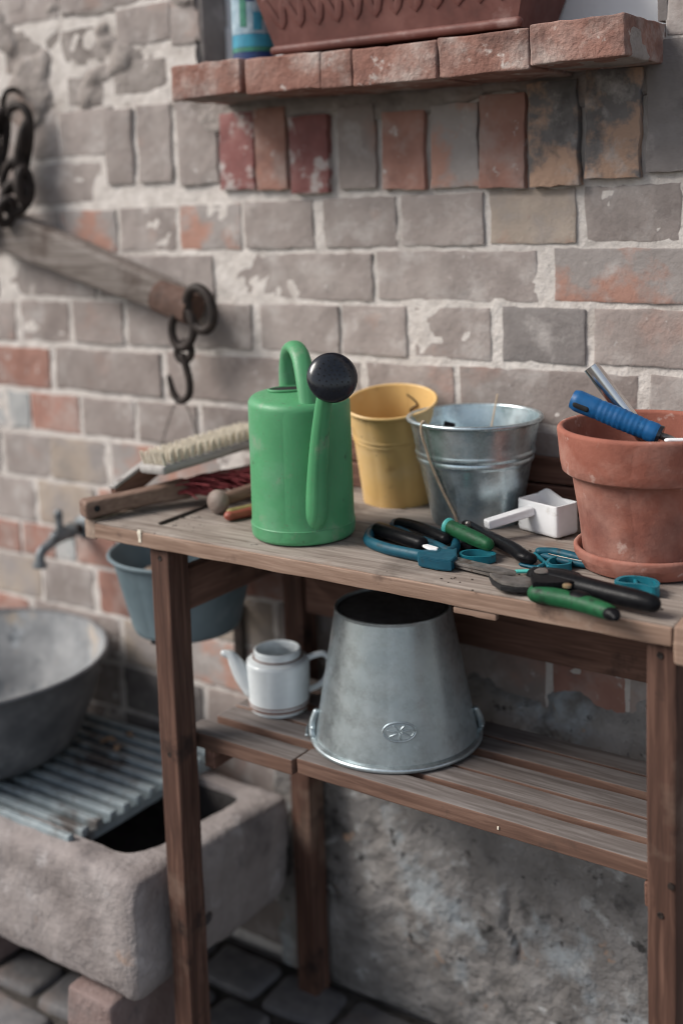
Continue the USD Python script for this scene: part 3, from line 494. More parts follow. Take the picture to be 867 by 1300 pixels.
# ================================================================ ON THE TABLE
# ---- green watering can
CC = np.array([-0.89, -0.248, 0.0]); n_, s_ = side(CC)
G = -n_*math.cos(math.radians(15))+s_*math.sin(math.radians(15))     # the way its spout points
GS = np.cross([0, 0, 1], G)
can = thing('watering_can', 'green plastic watering can with a black rose, tallest thing on the table', 'watering can')
Z0 = TZ+0.001
body = lathe([(0, Z0), (0.058, Z0)] + arc(0.0585, Z0+0.006, 0.006, -90, 0, 5) + [(0.0652, Z0+0.012), (0.0652, Z0+0.0165), (0.0656, Z0+0.018), (0.0644, Z0+0.0195), (0.0640, Z0+0.03), (0.0636, Z0+0.09), (0.0634, Z0+0.160)] + arc(0.0534, Z0+0.166, 0.0098, 0, 90, 7) + [(0.045, Z0+0.1775), (0.0, Z0+0.1785)], 96, CC)
v = body.vertices; hz = np.clip((v[:, 2]-Z0-0.10)/0.08, 0, 1); v[:, 2] += hz*((v-CC) @ G)*-0.06      # the top slopes to the front
body.vertices = v
obj('body', body, 'can_green', can, smooth=40)
def cp(g, s, z): return CC+G*g+GS*s+np.array([0, 0, z])
zt = Z0+0.178
obj('filling_hole', move(trimesh.Trimesh(*(lambda m: (np.stack([m.vertices[:, 0]*0.5*G[0]+m.vertices[:, 1]*0.8*GS[0], m.vertices[:, 0]*0.5*G[1]+m.vertices[:, 1]*0.8*GS[1], m.vertices[:, 2]], 1), m.faces))(lathe([(0, 0), (0.034, 0), (0.0345, 0.0006), (0, 0.0008)], 40))), cp(-0.022, -0.004, zt+0.0018)), 'rubber_black', can)
lip = [cp(-0.022+0.0175*math.cos(a), -0.004+0.0285*math.sin(a), zt+0.0022) for a in np.linspace(0, 2*math.pi, 41)[:-1]]
obj('hole_rim', tube(lip, 0.0016, 8, closed=True), 'can_green', can)
hp_ = spline([cp(-0.050, 0, zt-0.012), cp(-0.049, 0, zt+0.022), cp(-0.038, 0, zt+0.046), cp(-0.012, 0, zt+0.056), cp(0.016, 0, zt+0.046), cp(0.036, 0, zt+0.018), cp(0.048, 0, zt-0.012), cp(0.0535, 0, zt-0.034)], 6)
rr_ = np.interp(np.linspace(0, 1, len(hp_)), [0, 0.2, 0.5, 0.8, 1], [0.0095, 0.0090, 0.0092, 0.0100, 0.012])
obj('handle', tube(hp_, rr_*0.88, 16, flat=1.45, up=tuple(GS), rounded=True), 'can_green', can)
sp = spline([cp(0.052, 0, Z0+0.020), cp(0.061, 0, Z0+0.042), cp(0.071, 0, Z0+0.085), cp(0.086, 0, Z0+0.13), cp(0.103, 0, Z0+0.168), cp(0.118, 0, Z0+0.196)], 6)
obj('spout', tube(sp, np.interp(np.linspace(0, 1, len(sp)), [0, 0.15, 0.5, 1], [0.0105, 0.0140, 0.0120, 0.0092]), 18, rounded=True), 'can_green', can)
web = Polygon([(0.050, Z0+0.024), (0.066, Z0+0.040), (0.074, Z0+0.085), (0.080, Z0+0.118), (0.062, Z0+0.10), (0.060, Z0+0.03)])
wv = trimesh.creation.extrude_polygon(web, 0.008, engine='earcut'); w0 = wv.vertices.copy(); wv.vertices = np.array([cp(a, c-0.004, b) for a, b, c in w0]); wv.fix_normals()
obj('spout_web', wv, 'can_green', can, smooth=False)
rose_n = G*0.93+np.array([0, 0, 0.36]); rose_n += -0.10*GS; rose_n /= np.linalg.norm(rose_n)
RC = cp(0.126, 0.0, 0); RC[2] = Z0+0.208
def orient(m, axis, at):
    m = m.copy(); m.apply_transform(trimesh.geometry.align_vectors([0, 0, 1], axis)); m.apply_translation(at); return m
# the rose is set where the photograph shows its disc
RC = CAM + ray(422, 479)*((RC-CAM) @ n_)/(ray(422, 479) @ n_)
rs = obj('rose', orient(lathe([(0, -0.026), (0.0095, -0.026), (0.0105, -0.020), (0.018, -0.010), (0.0270, -0.005), (0.0292, -0.0025), (0.0292, 0.0005), (0.0286, 0.0030), (0.0270, 0.0056), (0.0240, 0.0083), (0.0190, 0.0110), (0.0130, 0.0130), (0.0065, 0.0141), (0, 0.0145)], 64), rose_n, RC), 'plastic_black', can, smooth=50)
hol = []
for rad, cnt in ((0.0, 1), (0.006, 6), (0.012, 11), (0.018, 16)):
    for i in range(cnt):
        a = 2*math.pi*i/cnt+rad*50; zz = np.interp(rad, [0, 0.0065, 0.013, 0.019, 0.024], [0.0145, 0.0141, 0.0130, 0.0110, 0.0083])
        hol.append(move(trimesh.creation.cylinder(0.0009, 0.0010, sections=8), rad*math.cos(a), rad*math.sin(a), zz))
obj('hole', orient(cat(*hol), rose_n, RC), 'rubber_black', rs, kind='stuff')

# ---- yellow pot, leaning against the can
yc = on_axis((-0.872, -0.082), 496, 510); n2, s2 = side(yc)
ya = np.array([0, 0, 1.0])-s2*0.055-n2*0.22; ya /= np.linalg.norm(ya)
H_ = 0.144
yp = thing('yellow_pot', 'mustard yellow metal pot leaning between the watering can and the zinc bucket', 'pot')
ym = lathe([(0, 0), (0.047, 0), (0.0487, 0.002), (0.0502, 0.03), (0.0538, 0.095), (0.0552, 0.097), (0.0552, 0.100), (0.0547, 0.103), (0.0562, 0.1045), (0.0562, 0.107), (0.0557, 0.109), (0.0590, H_-0.004)] + arc(0.0612, H_, 0.0024, -90, 150, 7) + [(0.0580, H_-0.006), (0.0547, 0.105), (0.0490, 0.03), (0.0465, 0.004), (0, 0.003)], 80)
yb = yc-ya*H_
mm = orient(ym, ya, yb); dz = (TZ+0.0005)-mm.vertices[:, 2].min()
obj('body', mm, 'yellow_paint', yp, smooth=40)
# black wire hook on the far inner wall
u1 = s2*1.0; 
def inner(a, h):   # point on the inside wall, a = angle, 0 is to the right, 90 away
    f1 = np.cross(ya, np.cross(s2, ya)); f1 /= np.linalg.norm(f1); f2 = np.cross(ya, f1); r = np.interp(h, [0.03, 0.105, H_], [0.0478, 0.0533, 0.0568])
    return yb+ya*h+(f1*math.cos(math.radians(a))+f2*math.sin(math.radians(a)))*r
obj('wire_clip', tube(spline([inner(66, 0.132), inner(56, 0.126), inner(50, 0.120), inner(58, 0.114), inner(62, 0.109), inner(50, 0.104), inner(38, 0.106)], 5), 0.0011, 8, rounded=True), 'iron', yp)

# ---- zinc bucket, upright
bk = thing('zinc_bucket', 'small shiny zinc bucket standing open beside the terracotta pot with a string over its rim', 'bucket')
bc = np.array([-0.733, -0.086, TZ+0.0005]); BH = 0.135
def rb(z): return np.interp(z, [0, BH], [0.0565, 0.0835])
pr = [(0, 0.004), (0.053, 0.004), (0.0545, 0.0), (0.0565, 0.0), (0.0572, 0.003)]
for z, e in ((0.02, 0), (0.05, 0), (0.076, 0), (0.0785, 0.0016), (0.081, 0.0022), (0.0835, 0.0014), (0.0855, 0.0004), (0.088, 0.0018), (0.0905, 0.0022), (0.093, 0.0012), (0.096, 0), (0.115, 0), (BH-0.006, 0)): pr.append((rb(z)+e, z))
pr += arc(rb(BH)+0.0010, BH-0.002, 0.0030, -100, 170, 9) + [(rb(BH-0.006)-0.0012, BH-0.008), (rb(0.06)-0.0012, 0.06), (0.0560, 0.006), (0, 0.0055)]
obj('body', lathe(pr, 96, bc), 'zinc_bright', bk, smooth=50)
n3, s3 = side(bc)
def bp(a, z, off=0.0):
    r = rb(z)+off; return bc+(s3*math.cos(math.radians(a))-n3*math.sin(math.radians(a)))*r+np.array([0, 0, z])
st = obj('string', tube(spline([bp(132, 0.10, -0.0035), bp(136, BH-0.012, -0.005), bp(138, BH+0.0035, 0.001), bp(139, BH-0.010, 0.0055), bp(137, 0.10, 0.0045), bp(134, 0.085, 0.0055), bp(126, 0.05, 0.0032), bp(117, 0.025, 0.0028), bp(113, 0.012, 0.0032)], 6), 0.0018, 8, rounded=True), 'string', None, label='beige string hanging over the rim of the upright zinc bucket', category='string')
obj('dry_twig', tube(spline([bc+s3*0.000+n3*0.012+np.array([0, 0, 0.020]), bc+s3*0.018+n3*0.035+np.array([0, 0, 0.095]), bc+s3*0.031+n3*0.060+np.array([0, 0, 0.152])], 5), 0.0011, 6), 'string', None, label='thin dry twig standing inside the upright zinc bucket', category='twig')
obj('plant_tag', orient(rbox((0.016, 0.002, 0.07), 0.0008, 0.02), np.array([0.15, 0.2, 1.0]), bc-s3*0.040+n3*0.052+np.array([0, 0, 0.082])), 'rubber_black', None, label='dark plastic tag leaning inside the upright zinc bucket', category='plant tag')

# ---- terracotta pot in its saucer, with tools
pc = np.array([-0.476, -0.163, 0.0])
sa = thing('pot_saucer', 'round terracotta saucer under the large pot at the right table end', 'saucer', parent=None)
z = TZ+0.0005
obj('dish', lathe([(0, z), (0.070, z), (0.0745, z+0.002), (0.0790, z+0.012), (0.0800, z+0.014)] + arc(0.0778, z+0.0205, 0.0030, -20, 180, 6) + [(0.0735, z+0.012), (0.070, z+0.007), (0, z+0.006)], 96, pc), 'terracotta', sa, smooth=45)
tp = thing('terracotta_pot', 'large terracotta flower pot with a thick rim at the right table end', 'flower pot')
z = TZ+0.007
obj('body', lathe([(0, z), (0.066, z), (0.0695, z+0.002), (0.0745, z+0.05), (0.0815, z+0.094), (0.0835, z+0.0985), (0.0895, z+0.0995), (0.0925, z+0.102), (0.0945, z+0.112), (0.0972, z+0.142)] + arc(0.0935, z+0.1465, 0.0042, -5, 180, 7) + [(0.0875, z+0.13), (0.0790, z+0.09), (0.066, z+0.012), (0, z+0.010)], 112, pc), 'terracotta', tp, smooth=45)
obj('potting_soil', move(trimesh.Trimesh(*(lambda m: (m.vertices + np.stack([0*m.vertices[:, 0], 0*m.vertices[:, 0], fb(m.vertices, 60, 2)*0.012], 1), m.faces))(lathe([(0, 0)]+[(r, 0) for r in np.linspace(0.008, 0.0735, 8)], 48))), pc[0], pc[1], TZ+0.075), 'soil', None, label='dark crumbly soil filling the large terracotta pot', category='soil', kind='stuff')
np_, sp_ = side(pc)
def pp(px, py, d=0.0): return on_axis(pc+np_*d, px, py)
a0, a1 = pp(727, 506, 0.012), pp(836, 552, -0.008); ax_ = (a1-a0)/np.linalg.norm(a1-a0); ln_ = np.linalg.norm(a1-a0)
tr = thing('hand_trowel', 'hand tool with a ribbed bright blue handle lying across the terracotta pot', 'trowel')
tt = np.linspace(0, 1, 57); rr = np.interp(tt, [0, 0.06, 0.3, 0.55, 0.85, 0.96, 1], [0.0105, 0.0125, 0.0118, 0.0125, 0.0115, 0.0118, 0.0105])
rr = rr - np.where((tt > 0.3) & (tt < 0.86), 0.0005*(0.5+0.5*np.sign(np.sin(tt*105))), 0)
hb = tube([a0+ax_*ln_*t for t in tt], rr, 22, rounded=False)
obj('handle', hb, 'blue_grip', tr, smooth=35)
pupn = np.array([0, 0, 1.0])-ax_*ax_[2]; pupn /= np.linalg.norm(pupn)
hole_c = a0+ax_*0.011-np_*0.0115-pupn*0.003
obj('hang_hole', tube([hole_c-ax_*0.006, hole_c+ax_*0.007], 0.0034, 12, flat=0.6, up=tuple(np_), rounded=True), 'rubber_black', tr)
obj('end_collar', orient(trimesh.creation.cylinder(0.0113, 0.004, sections=28), ax_, a1+ax_*0.001), 'plastic_black', tr)
b1 = a1+ax_*0.055-np.array([0, 0, 0.012])
obj('shank', tube(spline([a1, a1+ax_*0.02, b1-ax_*0.01, b1], 5), 0.0042, 12), 'steel_worn', tr)
bl = []
for k, t in enumerate(np.linspace(0, 1, 7)):
    bl.append(b1+ax_*0.06*t-np.array([0, 0, 0.040*t]))
obj('blade', tube(bl, np.interp(np.linspace(0, 1, 7), [0, 0.25, 0.7, 1], [0.006, 0.017, 0.018, 0.004]), 14, flat=0.18, up=(0, 0, 1)), 'steel_worn', tr)
tb = thing('metal_tube', 'polished metal tube sticking up out of the terracotta pot behind the blue handle', 'tube')
c0, c1 = pp(750, 465, 0.035), pp(801, 532, 0.030); d_ = (c1-c0)/np.linalg.norm(c1-c0)
m0, L_ = c0, 0.155
def ringtube(p0, d, ln, ro, ri):
    return orient(lathe([(ri, 0), (ro, 0), (ro, ln), (ri, ln), (ri, 0)], 36), d, p0)
obj('tube_wall', ringtube(c0, d_, 0.105, 0.0092, 0.0080), 'chrome', tb, smooth=40)
obj('plug', orient(trimesh.creation.cylinder(0.0078, 0.02, sections=28), d_, c0+d_*0.03), 'rubber_black', tb)
wt = thing('white_plant_label', 'white plastic stick lying just inside the right rim of the terracotta pot', 'plant label')
q0 = pp(848, 559, -0.03); obj('stick', tube([q0, q0+sp_*0.02+np_*0.006-np.array([0, 0, 0.001]), q0+sp_*0.07+np_*0.02-np.array([0, 0, 0.016])], [0.004, 0.0048, 0.005], 12, flat=0.6, rounded=True), 'white_plastic', wt)

# ---- white scoop
sc = thing('measuring_scoop', 'white plastic measuring scoop with square cup lying before the zinc bucket', 'scoop')
z = TZ+0.001; F0, L0, R0 = atZ(707, 686, z), atZ(656, 672, z), atZ(738, 676, z)
e1 = (L0-F0); e2 = (R0-F0); e1[2] = e2[2] = 0
e2 = np.cross([0, 0, 1.0], e1); e2 = e2/np.linalg.norm(e2); e2 = e2 if e2 @ (R0-F0) > 0 else -e2
l1, l2 = np.linalg.norm(e1), 0.040; e1 = e1/l1
def cup_part(u0, u1, v0, v1, z0, z1, b=0.0012):
    m = rbox((u1-u0, v1-v0, z1-z0), b, 0.03); m.apply_translation(((u0+u1)/2, (v0+v1)/2, (z0+z1)/2))
    M = np.eye(4); M[:3, 0] = e1; M[:3, 1] = e2; M[:3, 3] = [F0[0], F0[1], z]; m.apply_transform(M)
    if np.linalg.det(M[:3, :3]) < 0: m.invert()
    return m
outer = rbox((l1, l2, 0.044), 0.006, 0.02); outer.apply_translation((l1/2, l2/2, 0.022))
inner_ = rbox((l1-0.0044, l2-0.0044, 0.06), 0.005, 0.02); inner_.apply_translation((l1/2, l2/2, 0.034))
def trunc(m):
    return trimesh.boolean.intersection([m, trimesh.creation.box(extents=(0.2, 0.2, 0.040)).apply_translation((0, 0, 0.020))], engine='manifold')
cupm = trimesh.boolean.difference([trunc(outer), inner_], engine='manifold')
M = np.eye(4); M[:3, 0] = e1; M[:3, 1] = e2; M[:3, 3] = [F0[0], F0[1], z]
cupm.apply_transform(M)
if np.linalg.det(M[:3, :3]) < 0: cupm.invert()
obj('cup', cupm, 'white_plastic', sc, smooth=30)
lipm = trimesh.creation.extrude_polygon(Polygon([(l1*0.25, 0.036), (l1*0.97, 0.036), (l1*0.97, 0.041), (l1*0.80, 0.0475), (l1*0.72, 0.0475)]), 0.0024, engine='earcut')
lipm.apply_transform(np.array([[1, 0, 0, 0], [0, 0, -1, l2-0.0001], [0, 1, 0, 0], [0, 0, 0, 1.0]])); lipm.apply_transform(M)
if np.linalg.det(M[:3, :3]) < 0: lipm.invert()
obj('spout_lip', lipm, 'white_plastic', sc, smooth=False)
hA = atZ(617, 666, z+0.020); hB = F0+e1*l1*0.62+e2*0.001+np.array([0, 0, 0.029])
hm = rbox((np.linalg.norm(hB-hA), 0.0145, 0.0115), 0.003, 0.03); hd = (hB-hA)/np.linalg.norm(hB-hA)
hz_ = np.array([0, 0, 1.0])-hd*hd[2]; hz_ /= np.linalg.norm(hz_); M = np.eye(4); M[:3, 0] = hd; M[:3, 1] = np.cross(hz_, hd); M[:3, 2] = hz_; M[:3, 3] = (hA+hB)/2; hm.apply_transform(M)
obj('handle', hm, 'white_plastic', sc)

# ---- tools in front: outlines measured in the photograph and laid on the table top
def t3(x, y, z): return atZ(600+x/3.468, 660+y/3.468, z)
def t2(x, y, z): return atZ(455+x/4.335, 640+y/4.335, z)
def flatpoly(f, pts, z, buf=0.0): return Polygon([f(x, y, z)[:2] for x, y in pts]).buffer(0).buffer(buf)
pn = thing('pruning_shears', 'pruning shears with black and worn green handles lying at the front table edge', 'pruning shears')
obj('handle', tube(spline([t3(280, 246, TZ+0.013), t3(350, 262, TZ+0.014), t3(440, 282, TZ+0.0145), t3(540, 308, TZ+0.015), t3(650, 335, TZ+0.015), t3(740, 356, TZ+0.015), t3(786, 368, TZ+0.0145)], 6), np.interp(np.linspace(0, 1, 37), [0, 0.2, 0.45, 0.8, 1], [0.0105, 0.0122, 0.0118, 0.0110, 0.0098]), 18, flat=0.9, rounded=True), 'grip_black', pn, label='black handle')
gh = obj('handle', tube(spline([t3(282, 325, TZ+0.0085), t3(350, 338, TZ+0.0085), t3(430, 354, TZ+0.0085), t3(510, 376, TZ+0.0085), t3(575, 398, TZ+0.0085), t3(610, 412, TZ+0.008)], 6), np.interp(np.linspace(0, 1, 31), [0, 0.3, 0.7, 1], [0.0098, 0.0096, 0.0092, 0.0078]), 18, flat=0.95, rounded=True), 'grip_green', pn, label='worn green handle')
obj('worn_patch', tube(spline([t3(432, 349, TZ+0.0088), t3(470, 359, TZ+0.0088), t3(512, 370, TZ+0.0088)], 5), [0.0088, 0.0100, 0.0106, 0.0108, 0.0108, 0.0108, 0.0107, 0.0106, 0.0104, 0.0098, 0.0084], 18, flat=0.98), 'grip_black', gh)
obj('end_cap', tube(spline([t3(600, 408, TZ+0.008), t3(620, 420, TZ+0.008), t3(630, 432, TZ+0.0075)], 4), [0.0080, 0.0086, 0.0084, 0.0080, 0.0075, 0.0068, 0.006, 0.005, 0.0038], 14, flat=0.85, rounded=True), 'grip_black', gh)
obj('pivot_plate', pillow(flatpoly(t3, [(254, 240), (276, 218), (335, 212), (410, 220), (470, 236), (500, 258), (492, 274), (430, 282), (330, 286), (264, 282)], TZ+0.020), TZ+0.006, TZ+0.0215, 0.002), 'grip_black', pn, smooth=35)
obj('blade', pillow(flatpoly(t3, [(74, 238), (100, 241), (180, 254), (262, 254), (262, 290), (190, 288), (128, 276), (92, 257)], TZ+0.012), TZ+0.0095, TZ+0.0135, 0.0008), 'steel_worn', pn, smooth=30)
obj('hook_blade', pillow(flatpoly(t3, [(70, 240), (82, 244), (110, 268), (160, 283), (220, 287), (262, 284), (262, 304), (190, 304), (122, 294), (84, 270)], TZ+0.009), TZ+0.0045, TZ+0.0092, 0.0008), 'rubber_black', pn, smooth=30)
p = t3(304, 229, TZ+0.022); obj('bolt', lathe([(0, 0), (0.0078, 0), (0.0078, 0.001), (0.006, 0.0022), (0.0, 0.0026)], 24, p), 'steel_worn', pn)
p = t3(415, 287, TZ+0.0235); obj('bolt', lathe([(0, -0.002), (0.0045, -0.002), (0.0045, 0.0005), (0.003, 0.0012), (0.0, 0.0014)], 20, p), 'brass', pn)

pb = thing('pruning_shears', 'second pruning shears half under the scoop, green grip with pale aqua end', 'pruning shears')
zr = TZ+0.020
ga, gb = t2(508, 128, zr+0.004), t2(712, 222, zr-0.004); gd = (gb-ga)/np.linalg.norm(gb-ga)
obj('handle', tube([ga+(gb-ga)*t for t in np.linspace(0, 1, 14)], np.interp(np.linspace(0, 1, 14), [0, 0.3, 0.8, 1], [0.0088, 0.0092, 0.0088, 0.0075]), 20, rounded=True), 'grip_green', pb, label='green handle')
obj('end_cap', orient(lathe([(0, -0.0035), (0.0082, -0.0035), (0.0102, -0.001), (0.0102, 0.0015), (0.0085, 0.003), (0, 0.003)], 28), -gd, ga-gd*0.004), 'aqua_plastic', pb)
obj('handle', tube(spline([t2(596, 112, TZ+0.012), t2(680, 160, TZ+0.012), t2(770, 205, TZ+0.012), t2(850, 245, TZ+0.012), t2(905, 285, TZ+0.011), t2(945, 300, TZ+0.010)], 6), np.interp(np.linspace(0, 1, 31), [0, 0.3, 0.8, 1], [0.0070, 0.0085, 0.0092, 0.0080]), 18, flat=0.8, rounded=True), 'grip_black', pb, label='black handle')
obj('pivot_plate', pillow(flatpoly(t2, [(560, 190), (640, 195), (700, 215), (690, 245), (620, 250), (560, 235)], TZ+0.006), TZ+0.002, TZ+0.011, 0.002), 'grip_black', pb)
p = t2(602, 103, TZ+0.021); obj('bolt', lathe([(0, -0.004), (0.0032, -0.004), (0.0036, 0.0), (0.0022, 0.002), (0, 0.0024)], 18, p), 'steel_worn', pb)

gs = thing('grass_shears', 'teal grass shears with two padded loop handles lying left of the pruners', 'shears')
def loop(pts, zz): return spline([t2(x, y, TZ+zz) for x, y in pts], 6, closed=True)
obj('handle_loop', tube(loop([(62, 165), (60, 205), (150, 243), (260, 268), (350, 285), (430, 290), (430, 262), (330, 225), (220, 185), (120, 140), (85, 140)], 0.0075), 0.0062, 12, closed=True, flat=1.1), 'teal_plastic', gs)
obj('handle_grip', tube(spline([t2(112, 138, TZ+0.013), t2(180, 160, TZ+0.0145), t2(260, 188, TZ+0.0145), t2(345, 218, TZ+0.013)], 6), 0.0088, 14, rounded=True), 'grip_black', gs)
obj('handle_loop', tube(loop([(195, 116), (235, 100), (330, 122), (430, 160), (520, 195), (535, 235), (500, 262), (430, 232), (330, 190), (240, 152)], 0.008), 0.0056, 12, closed=True, flat=1.1), 'teal_plastic', gs)
obj('handle_grip', tube(spline([t2(225, 106, TZ+0.014), t2(310, 124, TZ+0.015), t2(400, 158, TZ+0.015), t2(478, 192, TZ+0.013)], 6), 0.0074, 14, rounded=True), 'grip_black', gs)
obj('handle_grip', tube(spline([t2(250, 150, TZ+0.008), t2(330, 182, TZ+0.009), t2(410, 215, TZ+0.008)], 6), 0.0062, 12, rounded=True), 'grip_black', gs)
obj('label_tag', pillow(flatpoly(t2, [(352, 226), (378, 221), (440, 239), (432, 248), (392, 246)], TZ+0.015), TZ+0.0125, TZ+0.0155, 0.0006), 'white_plastic', gs)
obj('pivot_block', pillow(flatpoly(t2, [(320, 268), (400, 262), (470, 258), (520, 262), (540, 250), (545, 300), (510, 330), (430, 322), (330, 302)], TZ+0.010), TZ+0.001, TZ+0.0135, 0.002), 'teal_plastic', gs, smooth=35)
obj('blade', pillow(flatpoly(t2, [(488, 296), (540, 290), (660, 320), (780, 345), (868, 368), (868, 384), (760, 372), (640, 348), (520, 322)], TZ+0.009), TZ+0.0065, TZ+0.0095, 0.0006), 'steel_worn', gs)
obj('blade', pillow(flatpoly(t2, [(500, 316), (540, 316), (650, 344), (760, 372), (850, 392), (850, 404), (740, 392), (620, 362), (510, 334)], TZ+0.005), TZ+0.0028, TZ+0.0058, 0.0006), 'steel_worn', gs)

def ring_clip(name, label, pts, f, hgt, wall_, mat='clip_teal', tail=None):
    c = thing(name, label, 'plant clip', 'teal plastic plant clips')
    pth = spline([f(x, y, TZ+hgt/2+0.0006) for x, y in pts], 6, closed=True)
    ls = Polygon(pth[:, :2]).buffer(0); rg = ls.buffer(wall_/2).difference(ls.buffer(-wall_/2))
    rg = rg if rg.geom_type == 'Polygon' else max(rg.geoms, key=lambda g: g.area)
    obj('ring', slab(rg, TZ+0.0006, TZ+hgt), mat, c, smooth=35)
    if tail:
        for (x0, y0, x1, y1) in tail: obj('prong', tube([f(x0, y0, TZ+hgt*0.6), f(x1, y1, TZ+hgt*0.6)], 0.0024, 8, rounded=True), mat, c)
    return c
ring_clip('plant_clip', 'teal ring clip lying between the grass shears and second pruners', [(560, 288), (590, 272), (650, 268), (720, 275), (750, 290), (720, 305), (650, 308), (590, 304)], t2, 0.009, 0.003)
ring_clip('plant_clip', 'teal open loop clip with crossed prongs right behind the pivot of the front pruners', [(330, 195), (352, 180), (395, 174), (425, 188), (428, 205), (390, 212), (345, 210)], t3, 0.009, 0.003, tail=[(275, 150, 335, 205), (330, 188, 290, 208)])
ring_clip('plant_clip', 'blue teal notched ring clip alone beside the front pruner handle, before the saucer', [(632, 290), (660, 272), (720, 270), (790, 282), (815, 300), (800, 318), (740, 305), (670, 300)], t3, 0.012, 0.004, tail=[(716, 268, 724, 296)])
pg = thing('clothes_peg', 'teal plastic peg with a wire spring beside the saucer', 'peg')
obj('jaw', tube(spline([t3(296, 138, TZ+0.009), t3(360, 140, TZ+0.0095), t3(440, 158, TZ+0.0095), t3(535, 185, TZ+0.008)], 6), 0.0055, 12, flat=0.8, rounded=True), 'teal_plastic', pg)
obj('jaw', tube(spline([t3(300, 152, TZ+0.005), t3(370, 172, TZ+0.0055), t3(440, 188, TZ+0.0055), t3(530, 202, TZ+0.005)], 6), 0.0048, 12, flat=0.8, rounded=True), 'teal_plastic', pg)
obj('wire', tube(spline([t3(335, 150, TZ+0.0135), t3(400, 165, TZ+0.0140), t3(480, 182, TZ+0.0130)], 5), 0.0009, 6, rounded=True), 'steel_worn', pg)
sk = thing('plant_tie', 'short aqua plastic stick beside the front pruner blade', 'plant tie'); obj('strip', tube([t3(195, 228, TZ+0.0035), t3(258, 226, TZ+0.0035)], 0.0032, 10, flat=0.7, rounded=True), 'aqua_plastic', sk)
t_ = thing('plant_tie', 'teal strip crossing beneath the open loop clip', 'plant tie'); obj('strip', tube([t3(218, 196, TZ+0.0025), t3(300, 214, TZ+0.0025)], 0.0040, 10, flat=0.55, rounded=True), 'teal_plastic', t_)

# ---- left end: brushes, dibber, knife
hb_ = thing('hand_brush', 'wooden handled brush with dark red bristles lying at the left table end', 'brush')
h0, h1 = np.array([-1.187, -0.334, TZ+0.0155]), np.array([-1.128, -0.205, TZ+0.022])
hd = (h1-h0)/np.linalg.norm(h1-h0)
hm_ = rbox((np.linalg.norm(h1-h0)+0.012, 0.029, 0.025), 0.006, 0.012, 0.0008, 30, 6, ring=3)
hu_ = np.array([0, 0, 1.0])-hd*hd[2]; hu_ /= np.linalg.norm(hu_); M = np.eye(4); M[:3, 0] = hd; M[:3, 1] = np.cross(hu_, hd); M[:3, 2] = hu_; M[:3, 3] = (h0+h1)/2
w_ = np.interp(hm_.vertices[:, 0], [-0.07, -0.02, 0.03, 0.075], [1.0, 0.86, 0.92, 1.1]); hm_.vertices[:, 1] *= w_; hm_.vertices[:, 2] *= w_
hm_.apply_transform(M); obj('handle', hm_, 'wood_handle', hb_)
hs = np.array([hd[1], -hd[0], 0]); hs /= np.linalg.norm(hs); hc = h0+hd*0.010
obj('hanging_hole', tube([hc+hs*0.0120+np.array([0, 0, 0.001]), hc+hs*0.0150+np.array([0, 0, 0.001])], 0.0042, 14), 'rubber_black', hb_)
g1 = h1+hd*0.15
obj('brush_head', tube([h1-hd*0.012+(g1-h1)*t for t in np.linspace(0, 1, 8)], np.interp(np.linspace(0, 1, 8), [0, 0.2, 1], [0.015, 0.019, 0.019]), 16, flat=0.7, rounded=True), 'wood_handle', hb_)
rnd = random.Random(3); fib = []
for i in range(230):
    t = rnd.uniform(-0.02, 0.17); b0 = h1+hd*t+hs*rnd.uniform(-0.004, 0.016)+np.array([0, 0, rnd.uniform(-0.006, 0.013)])
    d = hs*rnd.uniform(0.5, 1.0)+hd*rnd.uniform(0.2, 0.9)+np.array([0, 0, rnd.uniform(-0.15, 0.10)]); d /= np.linalg.norm(d); ln = rnd.uniform(0.035, 0.062)
    e = b0+d*ln; e[2] = max(e[2], TZ+0.002); mid = (b0+e)/2+np.array([0, 0, rnd.uniform(0.001, 0.006)])
    fib.append(tube(spline([b0, mid, e], 3), [0.0012]*6+[0.0007], 5))
obj('bristle', cat(*fib), 'red_bristle', hb_, kind='stuff')

sb = thing('scrubbing_brush', 'pale scrubbing brush lying bristles up on the red hand brush', 'brush')
s0, s1 = np.array([-1.142, -0.255, TZ+0.056]), np.array([-1.112, -0.060, TZ+0.068]); sd = (s1-s0)/np.linalg.norm(s1-s0)
sx = np.array([sd[1], -sd[0], 0]); sx /= np.linalg.norm(sx); su = np.cross(sx, sd); su = su if su[2] > 0 else -su
tilt = math.radians(-4); sx, su = sx*math.cos(tilt)-su*math.sin(tilt), su*math.cos(tilt)+sx*math.sin(tilt)
M = np.eye(4); M[:3, 0] = sd; M[:3, 1] = np.cross(su, sd); M[:3, 2] = su; M[:3, 3] = (s0+s1)/2
ln = np.linalg.norm(s1-s0)
bm = rbox((ln, 0.056, 0.013), 0.005, 0.03, 0.0006, 40, 2); bm.apply_transform(M); obj('back', bm, 'wood_pale', sb)
rnd = random.Random(9); tf = []
for i in range(16):
    for j in range(6):
        c = np.array([(i-7.5)*ln/16.4, (j-2.5)*0.0088, 0.004])
        for q in range(12):
            o = np.array([rnd.uniform(-0.0026, 0.0026), rnd.uniform(-0.0026, 0.0026), 0]); lean = np.array([rnd.uniform(-0.001, 0.001)-(0.003 if i == 0 else 0), rnd.uniform(-0.001, 0.001)+(j-2.5)*0.0008, rnd.uniform(0.0195, 0.0215)])
            m = tube([c+o*0.7, c+o*0.9+lean*0.5, c+o*1.15+lean], [0.0011, 0.0011, 0.0007], 4); m.apply_transform(M); tf.append(m)
obj('bristle', cat(*tf), 'cream_bristle', sb, smooth=True, kind='stuff')

